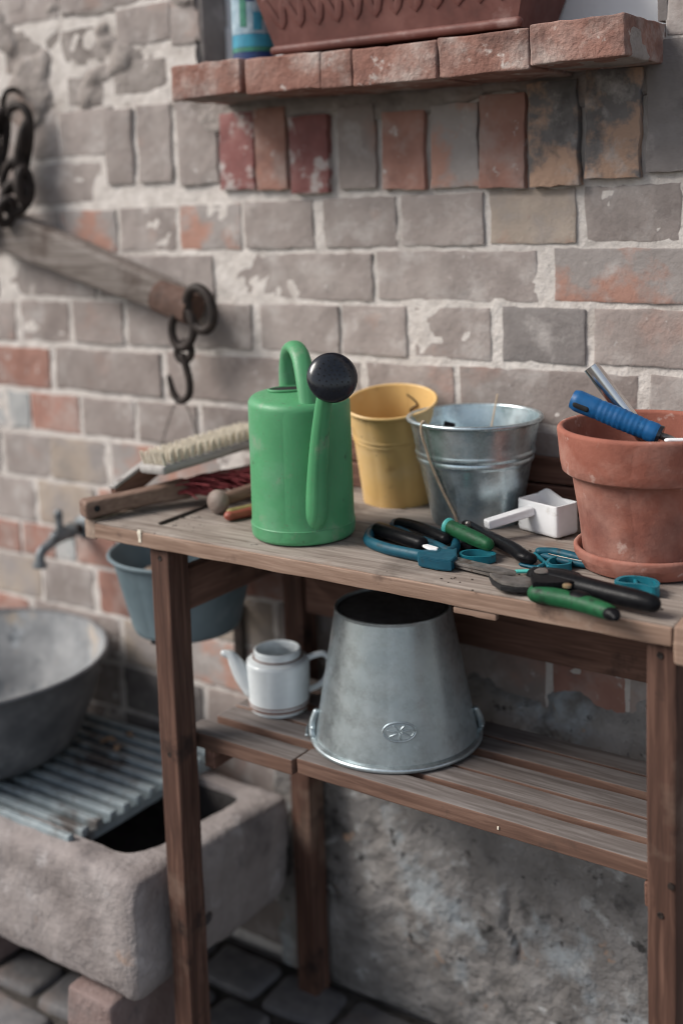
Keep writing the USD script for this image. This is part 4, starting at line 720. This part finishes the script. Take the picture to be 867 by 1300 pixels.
dp = thing('wooden_float', 'brown board with a pale worn edge propped behind the brushes at the table corner', 'board')
e0_, e1_ = atX(142, 619, -1.186), atX(190, 582, -1.186); ed_ = (e1_-e0_)/np.linalg.norm(e1_-e0_); el_ = np.linalg.norm(e1_-e0_)+0.03
M = np.eye(4); M[:3, 0] = ed_; M[:3, 1] = np.cross([1.0, 0, 0], ed_)*-1; M[:3, 2] = np.cross(M[:3, 0], M[:3, 1]); M[:3, 3] = e0_+ed_*el_/2
if M[2, 1] > 0: M[:3, 1] *= -1; M[:3, 2] *= -1
b_ = rbox((el_, 0.026, 0.010), 0.002, 0.03, 0.0008, 30, 4, center=(0, 0.016, 0)); b_.apply_transform(M); obj('board', b_, 'wood_rail_y', dp)
b_ = rbox((el_, 0.005, 0.011), 0.0015, 0.03, 0.0005, 30, 5, center=(0, 0, 0)); b_.apply_transform(M); obj('worn_edge', b_, 'wood_pale', dp)

db = thing('dibber', 'wooden stick with a round knob end lying before the red bristles', 'dibber')
k0 = atZ(277, 637, TZ+0.017); n5, s5 = side(k0)
kd = s5*0.75+n5*0.66; kd /= np.linalg.norm(kd); kd = kd+np.array([0, 0, 0.05]); kd /= np.linalg.norm(kd)
obj('knob', orient(lathe([(0, -0.014)]+[(0.0165*math.cos(a), 0.0135*math.sin(a)) for a in np.linspace(-1.4, 1.3, 14)]+[(0.0, 0.0135)], 36), kd, k0), 'knob_wood', db, smooth=60)
obj('stick', tube([k0+kd*0.010, k0+kd*0.03, k0+kd*0.13], [0.0085, 0.0095, 0.0085], 16, rounded=True), 'wood_handle', db)
kn = thing('garden_knife', 'small folding knife with red and olive grip beside the watering can', 'knife')
ka = atZ(290, 655, TZ+0.0075); kd2 = s5*0.86+n5*0.5; kd2 /= np.linalg.norm(kd2)
obj('grip', tube([ka+kd2*0.002, ka+kd2*0.03, ka+kd2*0.055], [0.0078, 0.0085, 0.008], 14, flat=0.85, rounded=True), 'red_lacquer', kn)
obj('cap', tube([ka+kd2*0.004+np.array([0, 0, 0.0042])+n5*0.003, ka+kd2*0.055+np.array([0, 0, 0.0045])+n5*0.003], 0.0062, 12, flat=0.7, rounded=True), 'olive_lacquer', kn)
fl = thing('steel_file', 'thin dark flat file lying on the left of the table top', 'file')
f0, f1 = atZ(204, 664, TZ+0.002), atZ(262, 642, TZ+0.002)
obj('strip', tube([f0, f0+(f1-f0)*0.3, f1], [0.0038, 0.0042, 0.0034], 8, flat=0.35, rounded=True), 'iron', fl)

# soil crumbs scattered on the top
rnd = random.Random(17); cr = []
def crumb(p, r): 
    m = trimesh.creation.icosphere(subdivisions=1, radius=r); m.vertices *= [1, rnd.uniform(0.6, 1), rnd.uniform(0.4, 0.7)]; m.vertices += fb(m.vertices+p, 400, 3)[:, None]*r*0.6; cr.append(move(m, p[0], p[1], TZ+r*0.35))
for (px, py, r) in [(629, 742, 0.0035), (646, 751, 0.0024), (656, 738, 0.0018), (600, 750, 0.0016), (596, 724, 0.0015), (640, 742, 0.0024), (665, 748, 0.0016), (760, 728, 0.0022), (765, 731, 0.0018), (820, 748, 0.0025), (560, 735, 0.0013), (700, 757, 0.0015), (672, 700, 0.002)]: crumb(atZ(px, py, TZ), r)
for i in range(60):
    a = rnd.choice([(190, 262, 655, 690), (575, 700, 700, 760), (470, 640, 690, 740)]); p = atZ(rnd.uniform(a[0], a[1]), rnd.uniform(a[2], a[3]), TZ)
    if -0.332 < p[1] < -0.02 and p[0] > -1.165: crumb(p, rnd.choice([0.0007, 0.001, 0.0013]))
obj('soil_crumbs', cat(*cr), 'soil', None, kind='stuff', label='dark soil crumbs scattered around the tools on the table top', category='soil')

# ================================================================ ON THE SHELF
ib = thing('upturned_bucket', 'larger zinc bucket standing upside down on the lower shelf, oval emblem embossed', 'bucket')
ic = np.array([-0.815, -0.164, 0.524]); IH = 0.176
def ri(z): return np.interp(z, [0, 0.008, IH], [0.1085, 0.1050, 0.0745])
obj('body', lathe(arc(0.1088, 0.004, 0.0034, 150, 460, 9)[::1] + [(0.1052, 0.0085), (ri(0.05), 0.05), (ri(0.10), 0.10), (ri(0.14), 0.14), (ri(IH-0.004), IH-0.004), (0.0752, IH-0.003), (0.0752, IH), (0.0735, IH+0.0006), (0.0722, IH-0.002), (0.0718, IH-0.009), (0.070, IH-0.011), (0.069, IH-0.012), (0.090, 0.05), (0.1040, 0.008), (0.106, 0.002)], 112, ic), 'zinc', ib, smooth=50)
obj('base_plate', lathe([(0, IH-0.0014), (0.050, IH-0.0012), (0.0665, IH-0.0018), (0.0690, IH-0.0042), (0.0715, IH-0.0030), (0.0715, IH-0.012), (0, IH-0.012)], 72, ic), 'tar_black', ib, label='black recessed base')  # recessed plate, much darker than the zinc body
n6, s6 = side(ic)
def ip(a, z, off=0.0):
    r = ri(z)+off; return ic+(s6*math.cos(math.radians(a))-n6*math.sin(math.radians(a)))*r+np.array([0, 0, z])
eP = on_axis(ic-n6*0.098, 507, 930); ez = eP[2]-ic[2]; ea = math.degrees(math.acos(((eP-ic) @ s6)/0.098))
em = thing('emblem', parent=ib)
def ep(u, w, off=0.0005): return ip(ea-math.degrees(u/0.098), ez+w, off)
obj('emblem_ring', tube([ep(0.0205*math.cos(t), 0.0115*math.sin(t)) for t in np.linspace(0, 2*math.pi, 49)[:-1]], 0.0011, 8, closed=True), 'zinc', em)
obj('emblem_ring', tube([ep(0.0178*math.cos(t), 0.0093*math.sin(t)) for t in np.linspace(0, 2*math.pi, 49)[:-1]], 0.0005, 6, closed=True), 'zinc', em)
for k in range(7):
    t = 2*math.pi*k/7+0.25; obj('spoke', tube([ep(0.0035*math.cos(t), 0.0022*math.sin(t)), ep(0.009*math.cos(t), 0.0052*math.sin(t)), ep(0.0152*math.cos(t), 0.0080*math.sin(t))], [0.0007, 0.0014, 0.0008], 6, rounded=True), 'zinc', em)
for a in (176, 2):
    p0, p1 = ip(a, 0.012, 0.004), ip(a, 0.034, 0.003)
    ear = obj('ear', tube(spline([ip(a-3, 0.008, 0.0045), ip(a, 0.022, 0.0065), ip(a+1, 0.036, 0.0035)], 5), 0.0045, 10, flat=1.0, rounded=True), 'zinc', ib)
    obj('rivet', orient(lathe([(0, 0), (0.003, 0), (0.0022, 0.0018), (0, 0.0022)], 14), (p1-ic)*[1, 1, 0]/np.linalg.norm(((p1-ic)*[1, 1, 0])), ip(a-4, 0.018, 0.006)), 'zinc', ear)
obj('bail_handle', tube(spline([ip(a, 0.014, 0.0075) if a in (176, 4) else ip(a, 0.0055, 0.0105) for a in (4, -15, -45, -90, -135, -165, -184)], 8), 0.0024, 10, rounded=True), 'zinc', ib)

tpot = thing('creamer_jug', 'small white glazed jug with brown foot stripes on the lower shelf', 'jug')
jc = np.array([-1.001, -0.172, 0.5235]); n7, s7 = side(jc)
obj('body', lathe([(0, 0.002), (0.036, 0.002), (0.0375, 0.0), (0.0390, 0.001), (0.0400, 0.005), (0.0412, 0.006), (0.0418, 0.012), (0.0432, 0.040), (0.0438, 0.064)] + arc(0.0378, 0.066, 0.0060, 10, 90, 6) + [(0.0335, 0.0732), (0.0322, 0.0755), (0.0325, 0.083)] + arc(0.0305, 0.0835, 0.0020, 0, 180, 5) + [(0.0285, 0.076), (0.033, 0.070), (0.0385, 0.06), (0.0375, 0.012), (0, 0.008)], 80, jc), 'glaze_white', tpot, smooth=45)
for z0, h in ((0.0065, 0.0035), (0.0125, 0.0018)):
    r = np.interp(z0, [0.006, 0.012, 0.04], [0.0413, 0.0419, 0.0433])
    obj('stripe', lathe([(r-0.001, z0), (r+0.0006, z0), (r+0.0008, z0+h), (r-0.001, z0+h)], 80, jc), 'glaze_brown', tpot)
obj('neck_line', lathe([(0.0330, 0.0742), (0.0346, 0.0744), (0.0344, 0.0752), (0.0322, 0.0756)], 80, jc), 'glaze_brown', tpot)
def jp(s, z, n=0.0): return jc+s7*s+n7*n+np.array([0, 0, z])
sl = spline([jp(-0.036, 0.030), jp(-0.047, 0.046), jp(-0.057, 0.066), jp(-0.064, 0.078), jp(-0.073, 0.082)], 6)
obj('spout', tube(sl, np.interp(np.linspace(0, 1, len(sl)), [0, 0.3, 0.7, 0.9, 1], [0.014, 0.0125, 0.0075, 0.0055, 0.0048]), 16, rounded=True), 'glaze_white', tpot)
obj('handle', tube(spline([jp(0.036, 0.0665), jp(0.052, 0.072), jp(0.064, 0.073), jp(0.0705, 0.064), jp(0.0685, 0.045), jp(0.058, 0.030), jp(0.040, 0.022)], 7), 0.0042, 14, flat=1.0, rounded=True), 'glaze_white', tpot)

# ================================================================ LEFT SIDE
# ---- blue tub hung on an iron bracket
bt = thing('blue_tub', 'blue grey tub hanging on the wall behind the left front table leg', 'tub')
tc = np.array([-1.212, -0.122, 0.0]); TB, TT = 0.585, 0.705
obj('body', lathe([(0, TB), (0.072, TB), (0.078, TB+0.003), (0.082, TB+0.012), (0.106, TT-0.008), (0.109, TT-0.004)] + arc(0.1115, TT, 0.0030, -60, 180, 6) + [(0.1055, TT-0.008), (0.080, TB+0.014), (0.074, TB+0.006), (0, TB+0.005)], 96, tc), 'tub_blue', bt, smooth=45)
obj('ear', tube(spline([tc+np.array([0.02, 0.104, TT-0.02]), tc+np.array([0.0, 0.112, TT+0.012]), tc+np.array([-0.02, 0.104, TT-0.02])], 6), 0.004, 10, rounded=True), 'tub_blue', bt)
obj('tub_hook', tube(spline([(-1.212, 0.01, TT+0.016), (-1.212, -0.010, TT+0.016), (-1.212, -0.020, TT+0.008), (-1.212, -0.022, TT+0.002)], 6), 0.004, 10, rounded=True), 'iron', None, label='iron hook in the wall holding the blue grey tub', category='hook')
br = thing('shelf_bracket', 'iron bracket under the blue grey tub on the wall', 'bracket')
obj('arm', cat(rbox((0.02, 0.195, 0.006), 0.0015, 0.05, center=(-1.212, -0.095, TB-0.0035)), rbox((0.02, 0.006, 0.12), 0.0015, 0.05, center=(-1.212, -0.004, TB-0.066))), 'iron', br)
bs = thing('rag', 'brownish crumpled rag inside the blue grey tub', 'rag')
rg = trimesh.creation.icosphere(subdivisions=3, radius=0.045); rg.vertices *= [1.1, 0.8, 0.8]; rg.vertices += rg.vertex_normals*(fb(rg.vertices, 45, 4)*0.03)[:, None]
obj('cloth', move(rg, -1.255, -0.135, TB+0.055), 'end_grain', bs)

# ---- tap
tpx = thing('wall_tap', 'old grey metal tap on the wall left of the table', 'tap')
w0 = atY(105, 669, 0); fx = w0[0]
obj('flange', orient(lathe([(0, 0), (0.020, 0), (0.020, 0.004), (0.012, 0.009), (0, 0.009)], 28), (0, -1, 0), (fx, 0.002, w0[2])), 'tap_metal', tpx)
tz_ = w0[2]
obj('pipe', tube([(fx, 0.0, tz_), (fx, -0.030, tz_), (fx, -0.062, tz_)], 0.0095, 14), 'iron', tpx)
pA = atX(76, 674, fx)
obj('valve_body', tube([(fx, pA[1]+0.022, tz_), (fx, pA[1]+0.008, tz_), (fx, pA[1]-0.012, tz_-0.004)], [0.0105, 0.0130, 0.0110], 16, rounded=True), 'tap_metal', tpx)
q1 = atX(74, 652, fx); obj('lever', tube([(fx, pA[1], tz_+0.008), (fx, q1[1], q1[2])], [0.0055, 0.0075], 12, rounded=True), 'tap_metal', tpx)
q2, q3 = atX(52, 702, fx), atX(58, 722, fx)
obj('spout', tube(spline([(fx, pA[1], tz_-0.004), ((fx), (pA[1]+q2[1])/2, (tz_+q2[2])/2), (fx, q2[1], q2[2]), (fx, q2[1]-0.004, q2[2]-0.022)], 6), np.interp(np.linspace(0, 1, 19), [0, 0.8, 1], [0.0092, 0.0082, 0.0098]), 14), 'tap_metal', tpx)

obj('nut', orient(trimesh.creation.cylinder(0.0145, 0.010, sections=6), (0, -1, 0), (fx, pA[1]+0.024, tz_)), 'tap_metal', tpx, smooth=False)
obj('spout_ring', orient(lathe([(0.007, -0.004), (0.0118, -0.004), (0.0118, 0.004), (0.007, 0.004)], 20), (0, -0.15, -1), (fx, q2[1]-0.004, q2[2]-0.021)), 'tap_metal', tpx, smooth=30)

# ---- stone trough
so = rbox((0.68, 0.345, 0.180), 0.026, 0.014, 0.0065, 17, seed=5, ring=3); so.vertices += so.vertex_normals*(fb(so.vertices, 40, 31, 3)*0.005)[:, None]
v = so.vertices.copy(); lowc = np.clip(-v[:, 2]/0.10, 0, 1)
v[:, 0] -= lowc**2*np.sign(v[:, 0])*0.012; v[:, 1] -= lowc**2*np.sign(v[:, 1])*0.010
v[:, 2] += np.clip(v[:, 1]/0.17, -1, 1)*-0.012*(v[:, 2] > 0)
so.vertices = v
si = rbox((0.585, 0.245, 0.30), 0.040, 0.03, 0.003, 16, seed=8, ring=3); si.apply_translation((0.0, 0.002, 0.086))
so.fix_normals(); si.fix_normals()
dr = turn(trimesh.creation.cylinder(0.010, 0.2, sections=20), 90, (0, 1, 0)); dr.apply_translation((0.34, -0.030, -0.024))
tm = trimesh.boolean.difference([so, si, dr], engine='manifold')
tr_c = np.array([-1.432, -0.207, 0.2375])
tro = thing('stone_trough', 'rough hewn stone trough on the ground left of the table', 'trough')
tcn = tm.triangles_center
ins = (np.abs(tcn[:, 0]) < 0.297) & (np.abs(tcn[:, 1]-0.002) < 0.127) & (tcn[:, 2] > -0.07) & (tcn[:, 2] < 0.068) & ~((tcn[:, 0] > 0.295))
for nm, sel, mt in (('body', ~ins, 'stone'), ('basin', ins, 'stone_wet')):  # faces inside the hollow get the stone painted darker as shade
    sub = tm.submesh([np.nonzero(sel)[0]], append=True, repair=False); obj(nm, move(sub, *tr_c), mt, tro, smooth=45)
pb0 = atZ(150, 1262, 0.122)
bl_ = obj('stone_block', rbox((0.090, 0.13, 0.152), 0.008, 0.02, 0.004, 22, seed=3, center=(-1.190, -0.318, 0.072)), 'stone_block', None, label='squared reddish stone block under the front corner of the stone trough', category='stone block')
obj('stone_block', rbox((0.12, 0.14, 0.152), 0.008, 0.02, 0.004, 22, seed=6, center=(-1.60, -0.21, 0.072)), 'stone_block', None, label='squared stone block under the far left end of the stone trough', category='stone block')

# ---- slatted rack on the trough
rk = thing('slatted_rack', 'pale teal slatted rack lying across the stone trough under the grey bowl', 'rack')
RX0, RX1, RZ = -1.74, -1.243, 0.334
ry = np.linspace(-0.346, -0.045, 12)
for i, y in enumerate(ry):
    hgt = 0.016 if i else 0.020
    obj('slat', rbox((RX1-RX0, 0.0150 if i else 0.012, hgt), 0.0035, 0.08, 0.0008, 30, seed=i, center=((RX0+RX1)/2, y, RZ+0.004)), 'rack_teal', rk)
obj('end_bar', rbox((0.012, 0.315, 0.016), 0.003, 0.05, 0.0006, 30, 2, center=(RX1-0.010, -0.1925, RZ-0.009)), 'rack_teal', rk)
obj('end_bar', rbox((0.012, 0.315, 0.016), 0.003, 0.05, 0.0006, 30, 3, center=(RX0+0.010, -0.1925, RZ-0.009)), 'rack_teal', rk)

# ---- grey bowl on the rack
bw = thing('grey_bowl', 'large dark grey metal bowl standing on the teal rack at the left edge', 'bowl')
wc = np.array([-1.589, -0.233, 0.0]); Zb, Zt = 0.3475, 0.502
obj('body', lathe([(0, Zb), (0.130, Zb), (0.150, Zb+0.004), (0.166, Zb+0.016), (0.176, Zb+0.034), (0.197, Zb+0.09), (0.2135, Zt-0.010), (0.2175, Zt-0.004)] + arc(0.2180, Zt, 0.0040, -60, 160, 6), 128, wc), 'bowl_grey', bw, smooth=50)
obj('inside', lathe([(0.2155, Zt+0.0018), (0.2115, Zt-0.010), (0.194, Zb+0.09), (0.173, Zb+0.036), (0.160, Zb+0.020), (0.145, Zb+0.010), (0, Zb+0.008)], 128, wc), 'bowl_inside', bw, smooth=50)
for k, (px, py, r) in enumerate([(137, 941, 0.014), (150, 950, 0.011), (163, 933, 0.010)]):
    c = atZ(px, py, 0.350); lv = []
    for i in range(7):
        for j in (-1, 0, 1):
            u = (i-3)/3.0; w = j*math.sqrt(max(0.0, 1-u*u))*0.5; lv.append([u*r, w*r, 0.10*r*math.sin(3*u+k)+0.35*r*abs(j)*(1-abs(u))])
    lf = [[a, b, c_] for i in range(6) for j in range(2) for a, b, c_ in ((i*3+j, i*3+3+j, i*3+4+j), (i*3+j, i*3+4+j, i*3+1+j))]
    top_ = np.array(lv); bot_ = top_-[0, 0, 0.0007]; lm = trimesh.Trimesh(np.vstack([top_, bot_]), np.vstack([lf, np.array(lf)[:, ::-1]+21]), process=False)
    obj('dry_leaf', move(turn(lm, 40+70*k), *c), 'leaf_dry', None, smooth=True, label=('largest dry brown leaf on the teal rack, nearest the grey bowl', 'curled dry leaf in the middle of the three on the teal rack', 'small dry leaf on the teal rack nearest the table leg')[k], category='leaf')

# ---- swingletree hung on the wall
sw = thing('swingletree', 'weathered wooden harness beam with iron ends hanging slanted on the wall', 'harness beam')
B0, B1 = atY(-22, 281, -0.035), atY(243, 392, -0.035)
bd = (B1-B0)/np.linalg.norm(B1-B0); bl_n = np.linalg.norm(B1-B0)
tt = np.linspace(0, 1, 30)
bm = rbox((bl_n, 0.038, 1.0), 0.010, 0.02, 0.0, ring=3)
tx_ = bm.vertices[:, 0]/bl_n+0.5; hw = np.interp(tx_, [0, 0.1, 0.3, 0.7, 1], [0.034, 0.037, 0.035, 0.029, 0.023])
zz_ = bm.vertices[:, 2]; bm.vertices[:, 2] = np.sign(zz_)*(hw-(0.5-np.abs(zz_))*np.where(np.abs(zz_) > 0.47, 1.0, 0)) if False else np.interp(zz_, [-0.5, -0.49, 0.49, 0.5], [-1, -0.72, 0.72, 1])*hw
bm.vertices += (fb(bm.vertices, 16, 3)*0.008)[:, None]*np.array([0, 0.6, 1.0])
M = np.eye(4); M[:3, 0] = bd; M[:3, 1] = [0, 1, 0]; M[:3, 2] = np.cross(bd, [0, 1.0, 0]); M[:3, 3] = (B0+B1)/2+np.array([0, 0.010, 0])
bm.apply_transform(M); bm.vertices[:, 1] = np.clip(bm.vertices[:, 1], -0.08, -0.003)
obj('beam', bm, 'wood_grey_beam', sw, smooth=50)
def ferr(t0, t1, r0, r1, mat):
    p0, p1 = B0+(B1-B0)*t0, B0+(B1-B0)*t1; obj('iron_cap', tube([p0, p0+(p1-p0)*0.3, p0+(p1-p0)*0.7, p1], [r0, r0, r1, r1*0.95], 20, rounded=False), mat, sw)
ferr(0.0, 0.088, 0.0335, 0.0345, 'iron_oxblood'); ferr(0.865, 1.01, 0.0265, 0.0265, 'iron_rust')
YH = -0.050
def wp(px, py, y=YH): return atY(px, py, y)
ring = [wp(254+16*math.cos(a)+5*math.sin(a), 392+27*math.sin(a)) for a in np.linspace(0, 2*math.pi, 33)[:-1]]
obj('end_ring', tube(ring, 0.0078, 12, closed=True), 'iron', sw)
lk = [wp(232+14*math.cos(a), 417+24*math.sin(a), -0.052) for a in np.linspace(0, 2*math.pi, 29)[:-1]]
obj('link', tube(lk, 0.0066, 10, closed=True), 'iron', sw)
lk = [wp(234+9*math.cos(a), 446+12*math.sin(a), -0.046) for a in np.linspace(0, 2*math.pi, 25)[:-1]]
obj('link', tube(lk, 0.0060, 10, closed=True), 'iron', sw)
obj('hook', tube(spline([wp(232, 452), wp(237, 468), wp(241, 488), wp(239, 503), wp(229, 509), wp(221, 500), wp(216, 484), wp(214.5, 478)], 7), np.interp(np.linspace(0, 1, 50), [0, 0.7, 1], [0.0062, 0.0056, 0.0036]), 12, rounded=True), 'iron', sw)
obj('wire_loop', tube(spline([wp(201, 580, -0.03), wp(210, 548, -0.035), wp(220, 518, -0.045), wp(228, 506, -0.05), wp(238, 518, -0.045), wp(246, 540, -0.035), wp(252, 566, -0.03)], 6), 0.0011, 6), 'steel_worn', None, label='thin grey wire hanging from the iron hook of the harness beam', category='wire')

ch = thing('wall_chain', 'dark iron chain hanging from a nail at the left edge of the wall', 'chain')
obj('nail', tube(spline([wp(21, 114, 0.01), wp(17, 113, -0.03), wp(8, 116, -0.045), wp(4, 128, -0.045), wp(5, 142, -0.042), wp(12, 146, -0.042)], 6), 0.0048, 10, rounded=True), 'iron', ch)
def link(cx, cy, ax, ay, tilt, y, r=0.0078, twist=0.0):
    P = []
    for a in np.linspace(0, 2*math.pi, 29)[:-1]:
        u, w = ax*math.cos(a), ay*math.sin(a); c, s = math.cos(math.radians(tilt)), math.sin(math.radians(tilt))
        P.append(wp(cx+u*c-w*s, cy+u*s+w*c, y+twist*math.cos(a)))
    return tube(P, r, 10, closed=True)
for (cx, cy, ax, ay, t, y, tw) in [(16, 172, 20, 40, 14, -0.035, 0.006), (-2, 180, 9, 40, 8, -0.045, 0.012), (30, 190, 6, 36, 8, -0.030, 0.012), (16, 222, 11, 20, 20, -0.04, 0.006), (31, 236, 8, 22, -5, -0.042, 0.012), (20, 250, 15, 20, 10, -0.045, 0.006), (8, 268, 9, 16, 15, -0.055, 0.010)]:
    obj('link', link(cx, cy, ax, ay, t, y, twist=tw), 'iron', ch)

# ================================================================ ON THE SILL
SZ = 1.4165
pl = thing('window_planter', 'long dark terracotta planter box with zigzag relief on the window sill', 'planter')
PY0 = -0.070
b0, b1 = atY(352, 62, PY0)[0], atY(656, 33, PY0)[0]
def trap(t):   # half-height cross-section points
    return t
hP = 0.15; fl_ = 0.045
vv = np.array([[b0, PY0, 0], [b1, PY0, 0], [b1-0.003, PY0+0.11, 0], [b0+0.003, PY0+0.11, 0], [b0-fl_, PY0-0.030, hP], [b1+fl_, PY0-0.030, hP], [b1+fl_, PY0+0.145, hP], [b0-fl_, PY0+0.145, hP]]) + [0, 0, SZ+0.006]
ff = [[0, 2, 1], [0, 3, 2], [0, 1, 5], [0, 5, 4], [1, 2, 6], [1, 6, 5], [2, 3, 7], [2, 7, 6], [3, 0, 4], [3, 4, 7], [4, 5, 6], [4, 6, 7]]
bx = trimesh.Trimesh(vv, np.array(ff)); 
obj('box', bx, 'terracotta_glazed', pl, smooth=False)
def fp(u, w, off=0.0):   # point on the sloping front
    a = vv[0]+(vv[1]-vv[0])*u; b = vv[4]+(vv[5]-vv[4])*u; return a+(b-a)*w+np.array([0, -0.001-off, 0])
obj('foot_rim', tube([fp(-0.004, 0.03), fp(0.5, 0.03), fp(1.004, 0.03)], 0.0062, 10, rounded=True), 'terracotta_glazed', pl, label='paler rounded foot rim')
zz = [fp(u, 0.24 if i % 2 else 0.46) for i, u in enumerate(np.linspace(0.03, 0.97, 25))]
obj('relief', tube(spline(zz, 4), 0.0055, 10, flat=0.22, up=(0, 1, 0.3), rounded=True), 'terracotta_glazed', pl)
zz = [fp(u, 0.52 if i % 2 else 0.74) for i, u in enumerate(np.linspace(0.03, 0.97, 25))]
obj('relief', tube(spline(zz, 4), 0.0055, 10, flat=0.22, up=(0, 1, 0.3), rounded=True), 'terracotta_glazed', pl)
obj('top_rim', tube([fp(-0.01, 1.0), fp(0.5, 1.0), fp(1.01, 1.0)], 0.008, 10, rounded=True), 'terracotta_glazed', pl)
bo = thing('spray_bottle', 'bottle with a white, cyan and green label at the left end of the window sill', 'bottle')
bcx = atY(323, 55, -0.035); bq = np.array([bcx[0], -0.035, SZ]); R = 0.031
obj('body', lathe([(0, 0), (R-0.003, 0), (R, 0.003), (R, 0.018), (R, 0.16), (R-0.004, 0.172), (0.014, 0.19), (0.013, 0.205), (0, 0.205)], 48, bq), 'bottle_navy', bo)
for z0, z1, m in ((0.016, 0.022, 'label_green'), (0.0225, 0.040, 'label_cyan'), (0.0405, 0.150, 'label_white')):
    obj('label_band', lathe([(R-0.001, z0), (R+0.0005, z0), (R+0.0005, z1), (R-0.001, z1)], 48, bq), m, bo)
n8, s8 = side(bq)
for k, (a, z0, z1, w, m) in enumerate([(118, 0.05, 0.12, 0.010, 'label_green'), (80, 0.045, 0.07, 0.012, 'label_cyan'), (62, 0.06, 0.13, 0.008, 'label_green'), (98, 0.085, 0.14, 0.012, 'bottle_navy')]):
    da = math.degrees(w/R)/2; P = []; 
    for an in np.linspace(a-da, a+da, 5):
        d = s8*math.cos(math.radians(an))-n8*math.sin(math.radians(an)); P += [bq+d*(R+0.0009)+np.array([0, 0, z0]), bq+d*(R+0.0009)+np.array([0, 0, z1])]
    f = [];
    for i in range(4): f += [[2*i, 2*i+1, 2*i+2], [2*i+2, 2*i+1, 2*i+3]]
    obj('label_print', trimesh.Trimesh(np.array(P), np.array(f), process=False), m, bo)
print('cobbles', n_st, 'bricks', SEED[0])
